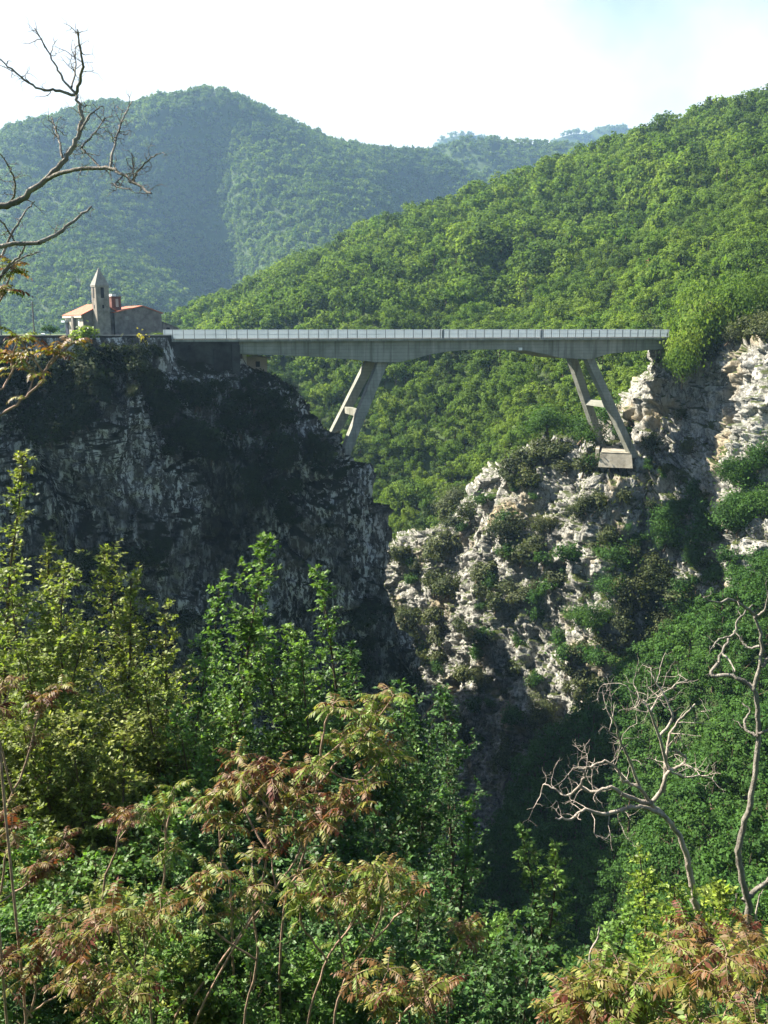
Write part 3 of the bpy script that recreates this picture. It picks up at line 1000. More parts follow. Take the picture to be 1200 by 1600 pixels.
# utility pole beside the church
up = at(54, 523, 190); up[2] = -1.75
pole = thing('utility_pole', 'tall thin grey pole standing alone left of the church', 'pole', tuple(up))
a = MB(); a.tube([(0, 0, 0), (0, 0, 3), (0.02, 0, 6.9)], [.17, .15, .12], 8); a.build('shaft', M['wood_pole'], pole, True)
a = MB(); a.box(-.5, .5, -.06, .06, 6.3, 6.42); a.build('crossarm', M['wood_pole'], pole)
cap = MB(); cap.tube([(0, 0, 6.9), (0, 0, 7.05)], [.16, .04], 8); cap.build('cap', M['post'], pole)
up = at(2, 523, 150); up[2] = -1.75
pole2 = thing('post', 'dark post by the road at the left edge under the bare branch', 'post', tuple(up))
a = MB(); a.tube([(0, 0, 0), (0, 0, 2.5), (0, 0, 5.0)], [.15, .14, .13], 8); a.build('shaft', M['post'], pole2, True)
a = MB(); a.tube([(0, 0, 5.0), (0, 0, 5.12)], [.2, .05], 8); a.build('cap', M['post'], pole2, True)
# bare white stone at the wall
ws = at(67, 521, 170); ws[2] = -1.45
st_ = MB()
st_.hexa([(-.6, -.4, -.4), (.6, -.5, -.4), (.5, .5, -.4), (-.5, .4, -.4)], [(-.35, -.2, .38), (.4, -.25, .3), (.3, .3, .36), (-.25, .2, .45)])
so = st_.build('boulder', M['white']); so.location = ws
tag(so, 'small white boulder behind the parapet below the tall pole', 'boulder')

# little house below the deck beyond the abutment
hb = at(398, 582, 150)
house = thing('house', 'small house with a grey roof tucked under the left end of the bridge', 'house', tuple(hb), R(20))
def hbx(name, mat, *bs, parent=None):
    m = MB()
    for b in bs: m.box(*b)
    return m.build(name, mat, parent or house)
hbx('wall', M['plaster'], (-1.9, 2.1, 0, 4, -3, 2.55))
m = MB()
m.hexa([(-2.4, -.5, 3.1), (2.7, -.5, 2.2), (2.7, 4.4, 2.2), (-2.4, 4.4, 3.1)], [(-2.4, -.5, 3.35), (2.7, -.5, 2.42), (2.7, 4.4, 2.42), (-2.4, 4.4, 3.35)])
m.build('roof', M['spire'], house)
m = MB(); m.hexa([(-2.0, -.06, -1), (-1.3, -.06, -1), (-1.3, -.002, -1), (-2.0, -.002, -1)], [(-2.0, -.06, 3.0), (-1.3, -.06, 2.9), (-1.3, -.002, 2.9), (-2.0, -.002, 3.0)])
m.build('corner_pilaster', M['white'], house)
hbx('window', M['dark'], (.2, .9, -.05, -.003, .9, 1.8))
# ------------------------------------------------------------------ distant trees and shrubs
def crown_leaves(rng, n_clump, per, centre, rad, crad, lsize, up=0.35, hollow=0.55):
    """leaf-sized faces gathered into uneven clumps over the crown's volume"""
    d = norm(rng.normal(size=(n_clump, 3)))
    rr = hollow + (1 - hollow) * rng.random(n_clump) ** 0.6
    rr[: max(1, n_clump // 6)] *= 0.5
    c = np.array(centre) + d * rr[:, None] * np.array(rad)
    cr = crad * (0.6 + 0.8 * rng.random(n_clump))
    n = n_clump * per
    cc, ccr = np.repeat(c, per, 0), np.repeat(cr, per)
    e = norm(rng.normal(size=(n, 3)) + np.array([0, 0, 0.25]))
    P = cc + e * ccr[:, None] * (0.55 + 0.5 * rng.random(n))[:, None] * np.array([1, 1, 0.8])
    out = norm(P - np.array(centre))
    Nn = norm(e * 0.6 + out * 0.5 + np.array([0, 0, up]) + rng.normal(size=(n, 3)) * 0.45)
    D = norm(np.cross(Nn, rng.normal(size=(n, 3))) + np.array([0, 0, -0.25]))
    L = lsize * (0.7 + 0.7 * rng.random(n))
    return leaf_quads(P, Nn, D, L, L * (0.6 + 0.3 * rng.random(n)), 0.12)

def far_tree(name, seed, mat, bark, n_clump, per, H=7.0, rx=2.6, rz=2.6, crad=0.95, lsize=0.5, conic=False):
    rng = np.random.default_rng(seed)
    cz = H - rz
    V, F = crown_leaves(rng, n_clump, per, (0, 0, cz), (rx, rx, rz), crad, lsize)
    if conic:
        k = np.clip((H + .5 - V[:, 2]) / (H * 0.8), 0.08, 1)
        V[:, 0] *= k; V[:, 1] *= k
    lines = [([(0, 0, -1.5), (0.1, 0, cz * .5), (0, 0.1, cz), (0.05, 0, H * .9)], [0.16, 0.13, 0.1, 0.03])]
    for i in range(5):
        a = i * 1.257 + rng.random()
        e = np.array([math.cos(a) * rx * .7, math.sin(a) * rx * .7, cz + rz * (rng.random() * .7 - .2)])
        s = np.array([0, 0, cz * (0.5 + .3 * rng.random())])
        lines.append(([s, (s + e) / 2 + np.array([0, 0, -.15]), e], [0.07, 0.05, 0.02]))
    TV, TF = tube_arrays(lines, 4)
    me = quad_mesh(name, np.concatenate([V, TV]), np.concatenate([F, TF + len(V)]), [mat, bark])
    mi = np.zeros(len(F) + len(TF), np.int32)
    mi[len(F):] = 1
    me.polygons.foreach_set('material_index', mi[: len(me.polygons)])
    return me

mid_trees = [far_tree('broadleaf', 100 + i, M['leaf_hill'], M['bark_brown'], 24 + 3 * i, 50, rx=2.4 + .25 * i, rz=2.2 + .4 * (i % 3), crad=.85, lsize=.38) for i in range(5)]
mid_trees += [far_tree('broadleaf_dark', 120 + i, M['leaf_hill_b'], M['bark_brown'], 26, 46, rx=2.2, rz=2.9, crad=.8, lsize=.36) for i in range(2)]
low_trees = [far_tree('broadleaf_small', 140 + i, M['leaf_hill'], M['bark_brown'], 17 + 3 * i, 26, rx=2.5 + .25 * i, rz=2.3 + .35 * i, crad=.95, lsize=.62) for i in range(4)]
low_trees += [far_tree('broadleaf_small_dark', 150, M['leaf_hill_b'], M['bark_brown'], 18, 24, rx=2.1, rz=2.9, crad=.9, lsize=.6)]
tiny_trees = [far_tree('mountain_tree', 160 + i, M['leaf_far'], M['bark_brown'], 10 + i, 9, rx=2.7 + .2 * i, rz=2.4, crad=1.25, lsize=1.5) for i in range(4)]

def instancer(name, pts, scl, rot, meshes, label, cat):
    """one object holding a whole wood that reads as a mass"""
    src = bpy.data.collections.new(name + '_source')
    for i, me in enumerate(meshes):
        so = bpy.data.objects.new('%s_kind_%02d' % (name, i), me)
        src.objects.link(so)
    me = bpy.data.meshes.new(name)
    me.vertices.add(len(pts))
    me.vertices.foreach_set('co', np.ascontiguousarray(pts, np.float32).ravel())
    for an, av in (('scl', scl), ('rot', rot)):
        a = me.attributes.new(an, 'FLOAT', 'POINT')
        a.data.foreach_set('value', np.ascontiguousarray(av, np.float32))
    a = me.attributes.new('idx', 'INT', 'POINT')
    a.data.foreach_set('value', RNG.integers(0, len(meshes), len(pts)).astype(np.int32))
    o = link(name, me)
    g = bpy.data.node_groups.new(name, 'GeometryNodeTree')
    g.interface.new_socket('Geometry', in_out='INPUT', socket_type='NodeSocketGeometry')
    g.interface.new_socket('Geometry', in_out='OUTPUT', socket_type='NodeSocketGeometry')
    gi, go = g.nodes.new('NodeGroupInput'), g.nodes.new('NodeGroupOutput')
    m2p = g.nodes.new('GeometryNodeMeshToPoints')
    iop = g.nodes.new('GeometryNodeInstanceOnPoints')
    ci = g.nodes.new('GeometryNodeCollectionInfo')
    ci.inputs['Collection'].default_value = src
    ci.inputs['Separate Children'].default_value = True
    ci.inputs['Reset Children'].default_value = True
    iop.inputs['Pick Instance'].default_value = True
    def named(nm, ty):
        x = g.nodes.new('GeometryNodeInputNamedAttribute')
        x.data_type = ty
        x.inputs['Name'].default_value = nm
        return x.outputs['Attribute']
    g.links.new(gi.outputs[0], m2p.inputs[0])
    g.links.new(m2p.outputs[0], iop.inputs['Points'])
    g.links.new(ci.outputs[0], iop.inputs['Instance'])
    g.links.new(named('idx', 'INT'), iop.inputs['Instance Index'])
    cx = g.nodes.new('ShaderNodeCombineXYZ')
    g.links.new(named('rot', 'FLOAT'), cx.inputs[2])
    g.links.new(cx.outputs[0], iop.inputs['Rotation'])
    g.links.new(named('scl', 'FLOAT'), iop.inputs['Scale'])
    g.links.new(iop.outputs[0], go.inputs[0])
    md = o.modifiers.new('scatter', 'NODES')
    md.node_group = g
    return tag(o, label, cat, kind='stuff')

def thin(P, dmin):
    """keep points at least dmin apart (grid hashing)"""
    keep, cell = [], {}
    for i, p in enumerate(P):
        k = (int(p[0] // dmin), int(p[1] // dmin), int(p[2] // dmin))
        ok = True
        for a in (-1, 0, 1):
            for b in (-1, 0, 1):
                for c in (-1, 0, 1):
                    for j in cell.get((k[0] + a, k[1] + b, k[2] + c), ()):
                        if ((P[j] - p) ** 2).sum() < dmin * dmin:
                            ok = False
                            break
        if ok:
            keep.append(i)
            cell.setdefault(k, []).append(i)
    return np.array(keep)

# woods on the mountains
for sh, nm, n, sc0, lab in ((mtA, 'mountain_forest', 52000, 1.15, 'hazy blue green forest covering the rounded mountain behind the church'),
                            (mtB, 'ridge_forest', 14000, 1.1, 'hazy forest on the ridge left of the far peak'),
                            (mtC, 'peak_forest', 6000, 1.7, 'pale blue forest on the farthest peak')):
    P, Nn, _ = sh.scatter(n)
    x, y = proj(P)
    k = (x > -140) & (x < 1340) & (y < 640)
    P = P[k]
    instancer(nm, P, sc0 * (0.6 + 1.1 * RNG.random(len(P)) ** 2.2), RNG.random(len(P)) * 6.28, tiny_trees, lab, 'forest')

# wood on the hill: the nearest trees in view are single trees, the rest one mass
P, Nn, _ = hill.scatter(44000)
P = P[thin(P, 3.5)]
x, y = proj(P + np.array([0, 0, 4.0]))
inframe = (x > -120) & (x < 1330) & (y > 60)
P, x, y = P[inframe], x[inframe], y[inframe]
cl_y = np.interp(x, [0, 260, 375, 392, 440, 488, 546, 588, 610], [500, 505, 525, 575, 600, 640, 715, 800, 900])
rock_y = np.interp(x, [560, 590, 640, 700, 760, 812, 930, 985, 1032, 1100, 1200], [920, 880, 842, 803, 742, 706, 684, 632, 566, 556, 535])
vis = (y < np.minimum(cl_y, np.where(x > 560, rock_y, 2000))) & (x > 250) & (x < 1195) & (y > 150)
vis &= ~((y > 505) & (y < 560) & (x < 1045))
order = np.argsort(P[:, 1] + np.where(vis, 0, 1e5))
N_HILL = 250
single = order[:N_HILL]
rest = np.setdiff1d(np.arange(len(P)), single)
for i in single:
    mi = int(RNG.integers(0, 100))
    me = mid_trees[mi % 5] if mi < 86 else mid_trees[5 + mi % 2]
    o = link('broadleaf_tree', me, None, tuple(P[i]), RNG.random() * 6.28, float(0.85 + 0.7 * RNG.random() ** 1.5))
    if y[i] < 520:
        tag(o, 'green broadleaf tree on the wooded hillside just above the bridge deck', 'tree', 'trees on the hillside above the bridge')
    elif x[i] < 760:
        tag(o, 'green broadleaf tree in the steep wood seen under the bridge span', 'tree', 'trees under the bridge span')
    else:
        tag(o, 'green broadleaf tree above the pale rocks near the right bridge leg', 'tree', 'trees above the pale rock spur')
rp = P[rest]
near = rp[:, 1] < 330
instancer('hillside_wood', rp[near], 0.85 + 0.7 * RNG.random(near.sum()) ** 1.5, RNG.random(near.sum()) * 6.28, mid_trees, 'dense fresh green wood covering the near hillside', 'forest')
far_ = ~near
instancer('hilltop_wood', rp[far_], 0.8 + 1.15 * RNG.random(far_.sum()) ** 2, RNG.random(far_.sum()) * 6.28, low_trees, 'dense green wood climbing to the ridge of the near hill', 'forest')

# a reddish dead tree standing out of the wood on the right
dp = None
def on_sheet(sh, px, py, tol=9):
    x, y = proj(sh.P.reshape(-1, 3))
    d = (x - px) ** 2 + (y - py) ** 2
    pts = sh.P.reshape(-1, 3)
    k = np.where(d < tol * tol)[0]
    if len(k) == 0:
        j = int(np.argmin(d))
    else:
        j = k[np.argmin(pts[k, 1])]
    return pts[j], sh.Nd.reshape(-1, 3)[j]
b, _ = on_sheet(hill, 1006, 462)
dead = thing('dead_tree', 'slender reddish dead tree rising from the green hillside at right', 'tree', tuple(b))
L = [([(0, 0, -1), (.2, 0, 4), (.1, 0, 8), (0.2, 0, 10.5)], [.45, .38, .28, .1])]
V, F = tube_arrays(L, 6, .3)
link('trunk', quad_mesh('trunk', V, F, M['rust_wood']), dead)
L = []
for i in range(16):
    z = 4 + i * .4; a = i * 2.4
    r = 1.9 - i * .06
    L.append(([(.15, 0, z), (math.cos(a) * r * .6, math.sin(a) * r * .6, z + .3), (math.cos(a) * r, math.sin(a) * r, z + .2)], [.16, .1, .04]))
V, F = tube_arrays(L, 4, .3)
link('branches', quad_mesh('branches', V, F, M['rust_wood']), dead)

# shrubs
def shrub_mesh(name, seed, mat, n_clump=16, per=85, lsize=.125, flat_=.8):
    rng = np.random.default_rng(seed)
    V, F = crown_leaves(rng, n_clump, per, (0, 0, .45), (.75, .75, .6 * flat_), .33, lsize, hollow=.45)
    V += (np.repeat(rng.normal(size=(len(V) // 4, 3)), 4, 0) * .07)
    V *= np.repeat(1 + .35 * np.abs(rng.normal(size=(len(V) // 4, 1))) * (rng.random((len(V) // 4, 1)) < .12), 4, 0)
    TV, TF = tube_arrays([([(0, 0, -.5), (.05, 0, .2), (0, .05, .7)], [.06, .05, .02]), ([(0, 0, 0), (.3, .1, .6)], [.04, .02]), ([(0, 0, 0), (-.3, -.1, .5)], [.04, .02])], 4)
    me = quad_mesh(name, np.concatenate([V, TV]), np.concatenate([F, TF + len(V)]), [mat, M['bark_brown']])
    mi = np.zeros(len(F) + len(TF), np.int32); mi[len(F):] = 1
    me.polygons.foreach_set('material_index', mi[: len(me.polygons)])
    return me
sh_olive = [shrub_mesh('shrub_olive', 200 + i, M['leaf_shrub'], 15 + i * 2) for i in range(4)]
sh_green = [shrub_mesh('shrub_green', 220 + i, M['leaf_slope'], 15 + i * 2) for i in range(3)]
sh_dark = [shrub_mesh('shrub_dark', 240 + i, M['leaf_ivy'], 15 + i * 2) for i in range(3)]
sh_bright = [shrub_mesh('shrub_bright', 260 + i, M['leaf_hill'], 16 + i * 2) for i in range(3)]

def big_of(mat, seed):
    return [shrub_mesh('bush_big', seed + i, mat, 26 + i * 3, 150, .07) for i in range(3)]
BIG = {id(sh_olive): big_of(M['leaf_shrub'], 310), id(sh_green): big_of(M['leaf_slope'], 320), id(sh_bright): big_of(M['leaf_hill'], 330), id(sh_dark): sh_dark}

def put_shrub(sh, px, py, rpx, meshes, label, group, name='bush', sink=0.25):
    p, n = on_sheet(sh, px, py + rpx * 0.45)
    r = rpx * p[1] / FPX * 1.12
    if rpx >= 24:
        meshes = BIG[id(meshes)]
    o = link(name, meshes[int(RNG.integers(0, len(meshes)))], None, tuple(p + n * r * (0.3 - sink)), RNG.random() * 6.28,
             (r * (0.75 + .65 * RNG.random()), r * (0.75 + .65 * RNG.random()), r * (0.7 + .5 * RNG.random())))
    o.rotation_euler = (RNG.normal() * .35, RNG.normal() * .35, RNG.random() * 6.28)
    return tag(o, label, name, group)

olive_spots = [(727, 785, 42), (712, 802, 30), (815, 746, 30), (848, 700, 34), (800, 715, 18), (914, 779, 34), (853, 812, 24), (793, 823, 26), (710, 861, 30), (749, 884, 34), (700, 927, 36), (676, 905, 22),
               (810, 872, 30), (672, 850, 22), (622, 861, 18), (655, 977, 36), (630, 950, 26), (688, 1032, 34), (743, 1054, 24), (1013, 922, 46), (1000, 960, 40), (1024, 885, 36), (1030, 985, 34), (1062, 985, 32),
               (870, 889, 22), (804, 916, 28), (925, 1004, 30), (892, 1054, 28), (848, 1092, 24), (720, 1140, 34), (776, 1172, 32), (980, 945, 30), (905, 1075, 28), (950, 1060, 26), (870, 700, 20), (835, 840, 18),
               (770, 940, 20), (745, 1000, 18), (1000, 1010, 28), (960, 1000, 28), (800, 1040, 18), (1130, 515, 42), (1165, 500, 36), (1095, 548, 28), (1190, 530, 34), (1075, 690, 16), (1060, 640, 12), (1012, 690, 18), (905, 730, 20)]
def split(spots):
    out = []
    for x_, y_, r_ in spots:
        if r_ < 28:
            out.append((x_, y_, r_))
        else:
            for q_ in range(3):
                out.append((x_ + RNG.normal() * r_ * .5, y_ + RNG.normal() * r_ * .4, r_ * (.48 + .25 * RNG.random())))
    return out
for s in split(olive_spots):
    put_shrub(cliffR, *s, sh_olive, 'dark olive shrub growing on the sunlit pale limestone spur', 'olive shrubs on the pale rock spur')
green_spots = [(1095, 800, 46), (1068, 834, 40), (1150, 740, 46), (1185, 770, 46), (1120, 830, 36), (1160, 800, 38), (1195, 720, 36), (881, 1010, 36), (969, 861, 26), (958, 1026, 28), (798, 993, 22), (880, 860, 20), (895, 950, 26), (930, 960, 26),
               (1090, 900, 34), (1140, 890, 30), (1100, 940, 40), (1060, 930, 26), (960, 905, 26), (1180, 880, 30), (940, 640, 22), (965, 665, 18), (860, 660, 26), (905, 660, 26), (1075, 760, 22), (1050, 800, 26), (1160, 930, 34), (830, 960, 18), (765, 905, 14)]
for s in split(green_spots):
    put_shrub(cliffR, *s, sh_green, 'green leafy shrub on the ledges of the pale rock spur', 'green shrubs on the rock spur')
# small scattered ones
for i in range(130):
    px, py = 600 + 520 * RNG.random(), 700 + 480 * RNG.random()
    if py < np.interp(px, [590, 640, 700, 760, 812, 930, 1000], [900, 860, 830, 760, 720, 700, 690]) or py > np.interp(px, [600, 720, 850, 1000, 1120], [960, 1170, 1170, 1060, 960]):
        continue
    put_shrub(cliffR, px, py, 7 + 13 * RNG.random() ** 1.4, sh_olive if RNG.random() < .4 else sh_green, 'small tuft of shrub between the sunlit pale rocks', 'small shrubs between the pale rocks')
# trees and bushes that swallow the right end of the bridge
for (px, py, Yd, r, ms) in ((1068, 532, 163, 32, 0), (1052, 556, 166, 18, 0), (1088, 515, 166, 38, 0), (1066, 560, 160, 26, 0), (1105, 500, 168, 36, 0), (1095, 470, 178, 40, 0), (1150, 470, 170, 40, 0), (1180, 455, 175, 44, 0), (1050, 512, 173, 16, 0), (1125, 480, 172, 34, 0)):
    p = at(px, py + r, Yd)
    rr = r * Yd / FPX * 1.1
    o = link('bush', BIG[id(sh_bright)][int(RNG.integers(0, 3))], None, tuple(p), RNG.random() * 6, (rr, rr, rr * 1.5))
    tag(o, 'bright green bush hiding the right end of the bridge deck', 'bush', 'bushes at the right bridge end')

# left cliff: shaded shrubs
sp = []
for i in range(900):
    e = RNG.random()
    py = 552 + 560 * RNG.random() ** 1.3
    edge = np.interp(py, L_rows, L_edge)
    px = RNG.random() * edge
    w = vnoise(np.array([[px * .012, py * .008, 3.3]]), 80)[0]
    if px > 250 and py < 760:
        w += .55
    if py < 620:
        w += .6
    if 255 < px < 440 and py < 612:
        continue
    if w > 0.08:
        sp.append((px, py, 9 + 20 * RNG.random() ** 2))
    if len(sp) >= 190:
        break
sp += [(150 + 8.0 * i, 538 + 22 * RNG.random(), 8 + 7 * RNG.random()) for i in range(14)] + [(20 + 9.0 * i, 556 + 20 * RNG.random(), 8 + 8 * RNG.random()) for i in range(14)] + [(285 + 9.0 * i, 598 + 16 * RNG.random(), 8 + 7 * RNG.random()) for i in range(14)]
for s in sp:
    if s[1] < 640 and s[0] < 370:
        put_shrub(cliffL, s[0], s[1], s[2], sh_dark, 'dark shrub in shade just below the road wall on the left cliff', 'shrubs under the road wall', 'shrub')
    else:
        put_shrub(cliffL, s[0], s[1], s[2], sh_dark, 'dark shrub clinging to the shaded face of the left cliff', 'shrubs on the shaded left cliff', 'shrub')

def leaf_cover(name, sh, n, mat, size, noise_s, thr, label, kx=90, pmask=None, stand=.25):
    """ground cover: loose leaves and grass over patches of a rock face"""
    P, Nn, N0 = sh.scatter(n)
    w = fbm(P * np.array(noise_s), 4, kx)
    x, y = proj(P)
    k = w > thr
    if pmask is not None:
        k &= pmask(x, y, w, Nn)
    P, Nn = P[k], Nn[k]
    m = len(P)
    P = P + Nn * (RNG.random(m) * stand)[:, None]
    N2 = norm(Nn * .7 + np.array([0, 0, .5]) + RNG.normal(size=(m, 3)) * .5)
    D = norm(RNG.normal(size=(m, 3)) + np.array([0, 0, .2]))
    L = size * (.5 + RNG.random(m))
    V, F = leaf_quads(P, N2, D, L, L * .55, .1)
    o = link(name, quad_mesh(name, V, F, mat))
    return tag(o, label, 'ground cover', kind='stuff')
leaf_cover('creeper', cliffL, 170000, M['leaf_ivy'], .5, (.055, .055, .032), .02, 'dark creeper and scrub patches over the shaded left cliff', 90,
           lambda x, y, w, n: (y < 1250) & (x > -40) & ((w > .12) | (y < 720)) & (y > 548) & ~((x > 262) & (x < 400) & (y < 592)))
leaf_cover('ledge_grass', cliffR, 150000, M['leaf_ledge'], .36, (.09, .09, .07), -.25, 'dry grass and herbs on the ledges of the pale rock spur', 95,
           lambda x, y, w, n: ((n[:, 2] > .42) | (w > .45)) & (y < 1300) & ((y > 690) | (x < 940)))

# plants on the wall by the church
def wall_plant(px, py, Yd, r, meshes, label, sx=1, sz=1):
    p = at(px, py + r * .6, Yd)
    rr = r * Yd / FPX
    return tag(link('bush', meshes, None, tuple(p), RNG.random() * 6, (rr * sx, rr * sx, rr * sz)), label, 'bush')
sh_lime = shrub_mesh('shrub_lime', 280, M['leaf_lime'], 16, 40, .2)
sh_yel = shrub_mesh('shrub_yellow', 281, M['leaf_yellow'], 14, 40, .2)
wall_plant(133, 519, road_Y(133) - .6, 17, sh_lime, 'bright lime green bush spilling over the parapet before the church tower', 1.25, 1.0)
wall_plant(116, 527, road_Y(116) - .8, 8, sh_lime, 'low green tuft on the parapet left of the lime bush')
wall_plant(226, 532, road_Y(226) - .7, 12, sh_yel, 'yellow flowering bush on the parapet below the church gable', .95, 1.3)
wall_plant(78, 512, 188, 11, sh_green[0], 'small dark green bush between the pole and the church', 1.2, .9)
wall_plant(250, 521, 160, 9, sh_bright[0], 'low green bush at the parapet end near the bridge railing', 1.6, .6)

# trees on the near right slope
P, Nn, _ = slopeR.scatter(24000)
P = P[thin(P, 2.5)]
x, y = proj(P + np.array([0, 0, 2.5]))
k = (x > 640) & (x < 1300) & (y > 820) & (y < 1680)
P, x, y = P[k], x[k], y[k]
slope_trees = [far_tree('leafy_tree', 300 + i, M['leaf_slope'], M['bark_brown'], 26 + 3 * i, 40, H=4.6, rx=2.0 + .2 * i, rz=1.6 + .2 * i, crad=.62, lsize=.27) for i in range(4)]
print('slope trees', len(P))
for i in np.argsort(P[:, 1])[:170]:
    o = link('leafy_tree', slope_trees[int(RNG.integers(0, 4))], None, tuple(P[i]), RNG.random() * 6.28, float(.75 + .5 * RNG.random()))
    if x[i] > 980:
        tag(o, 'dense leafy tree in the green thicket behind the bare trees at right', 'tree', 'trees on the sunlit right slope')
    else:
        tag(o, 'dense leafy tree on the shaded bank above the dark gorge', 'tree', 'trees on the shaded gorge bank')
r2 = np.argsort(P[:, 1])[170:]
if len(r2):
    instancer('slope_wood', P[r2], .75 + .5 * RNG.random(len(r2)), RNG.random(len(r2)) * 6.28, slope_trees, 'green thicket farther along the right slope of the gorge', 'thicket')
# ------------------------------------------------------------------ foreground trees
def wander(rng, p, d, length, n, gnarl, up=0.0, bend=None):
    """a growing shoot: n segments from p along d"""
    pts = [np.array(p, float)]
    d = norm(np.array(d, float))
    for i in range(n):
        d = norm(d + rng.normal(size=3) * gnarl + np.array([0, 0, up]))
        pts.append(pts[-1] + d * length / n)
    return np.array(pts)

def leafy_tree(seed, H, spread, n_br, leaf, twigs_per_m, leaves_per_twig, bare=0.15, stems=1, shape=0.7, elev=(25, 55), lean=0.06):
    """returns (trunk lines, leaf arrays) for a broadleaf sapling or tree standing at the origin"""
    rng = np.random.default_rng(seed)
    lines, S, Dr, Ln = [], [], [], []
    for sidx in range(stems):
        a = rng.random() * 6.28
        h = H * (1 if sidx == 0 else .6 + .3 * rng.random())
        st = wander(rng, (0, 0, -.6), (math.cos(a) * (lean + .16 * (sidx > 0)), math.sin(a) * (lean + .16 * (sidx > 0)), 1), h + .6, 14, .05, .03)
        r0 = .008 * h + .01
        lines.append((st, np.linspace(r0, .012, len(st))))
        nb = int(n_br * h / H)
        for b in range(nb):
            t = bare + (1 - bare) * ((b + rng.random()) / nb) ** .9
            f = t * (len(st) - 1)
            i = min(int(f), len(st) - 2)
            p = st[i] + (st[i + 1] - st[i]) * (f - i)
            az = b * 2.399 + rng.normal() * .4
            el = R(rng.uniform(*elev))
            L = spread * ((1 - t) ** shape * .92 + .1) * rng.uniform(.4, 1.3)
            br = wander(rng, p, (math.cos(az) * math.cos(el), math.sin(az) * math.cos(el), math.sin(el)), L, 6, .16, .05)
            rb = max(.005, r0 * (1 - t) * .42)
            lines.append((br, np.linspace(rb, .004, len(br))))
            nt = max(3, int(L * twigs_per_m))
            for q in range(nt):
                g = (.18 + .82 * (q + rng.random()) / nt) * (len(br) - 1)
                j = min(int(g), len(br) - 2)
                tp = br[j] + (br[j + 1] - br[j]) * (g - j)
                dirn = norm(br[j + 1] - br[j])
                side = norm(np.cross(dirn, rng.normal(size=3)))
                td = norm(dirn * .5 + side * .8 + np.array([0, 0, .12]))
                tl = rng.uniform(.18, .5) * (1 if L > .8 else .7)
                S.append(tp); Dr.append(td); Ln.append(tl)
                lines.append((np.array([tp, tp + td * tl * .5 + np.array([0, 0, .01]), tp + td * tl]), np.array([.0045, .003, .002])))
    S, Dr, Ln = np.array(S), np.array(Dr), np.array(Ln)
    k = leaves_per_twig
    n = len(S) * k
    tt = np.tile((np.arange(k) + .7) / k, len(S)) + rng.normal(size=n) * .05
    C = np.repeat(S, k, 0) + np.repeat(Dr, k, 0) * (np.repeat(Ln, k) * tt)[:, None]
    side = norm(np.cross(np.repeat(Dr, k, 0), np.array([0, 0, 1.0]) + rng.normal(size=(n, 3)) * .25)) * np.where(np.arange(n) % 2, 1, -1)[:, None]
    D = norm(side * .8 + np.repeat(Dr, k, 0) * .5 + np.array([0, 0, -.08]) + rng.normal(size=(n, 3)) * .3)
    Nn = norm(np.array([0, 0, 1.0]) + rng.normal(size=(n, 3)) * .5)
    L = leaf * (.6 + .65 * rng.random(n))
    return lines, leaf_quads(C, Nn, D, L, L * .62, .13)

def make_leafy(label, group, mat, bark, pos, args, name='leafy_tree', rot=0, tip=None):
    lines, (V, F) = leafy_tree(*args[:-1], **args[-1])
    if tip is not None:                     # let the leading shoot end where it should
        pos = np.asarray(tip) - lines[0][0][-1]
    o = thing(name, label, 'tree', tuple(pos), rot, group)
    thick = [l for l in lines if l[1][0] > .006]
    thin_ = [l for l in lines if l[1][0] <= .006]
    TV, TF = tube_arrays(thick, 6, .15)
    link('trunk', quad_mesh('trunk', TV, TF, bark, True), o)
    c = link('crown', quad_mesh('crown', V, F, mat), o)
    if thin_:
        TV, TF = tube_arrays(thin_, 3)
        link('twigs', quad_mesh('twigs', TV, TF, bark), c)
    return o

def root_at(px, Y):
    """point of the hillside straight below what is seen in column px at distance Y"""
    p = at(px, 1300, Y)
    f = Y * CP - hz(0, Y) * SP
    return np.array([(px - 600) / FPX * f, Y, hz(0, Y)])

def top_height(px, py, Y):
    p = at(px, py, Y)
    return p, p[2] - hz(0, Y)

def tree_to(px, py, Y, spread, mat, label, group=None, seed=0, visible_px=450, leaf=.115, dens=1.0, stems=1, shape=.7, elev=(25, 55), bark='bark_brown', lpt=9):
    """a foreground tree whose tip reaches photo point px,py at distance Y and whose roots stand on the hillside"""
    tip, H = top_height(px, py, Y)
    b = np.array([tip[0], Y, hz(0, Y)])
    bare = max(.1, 1 - visible_px * Y / FPX / H)
    args = (seed, H, spread * 1.25, int(40 * dens * (1 - bare) * H / 6) + 12, leaf * 1.2, 5.2 * dens, lpt + 1, dict(bare=bare, stems=stems, shape=shape, elev=(20, 62), lean=.012))
    return make_leafy(label, group, M[mat], M[bark], b, args, tip=tip)

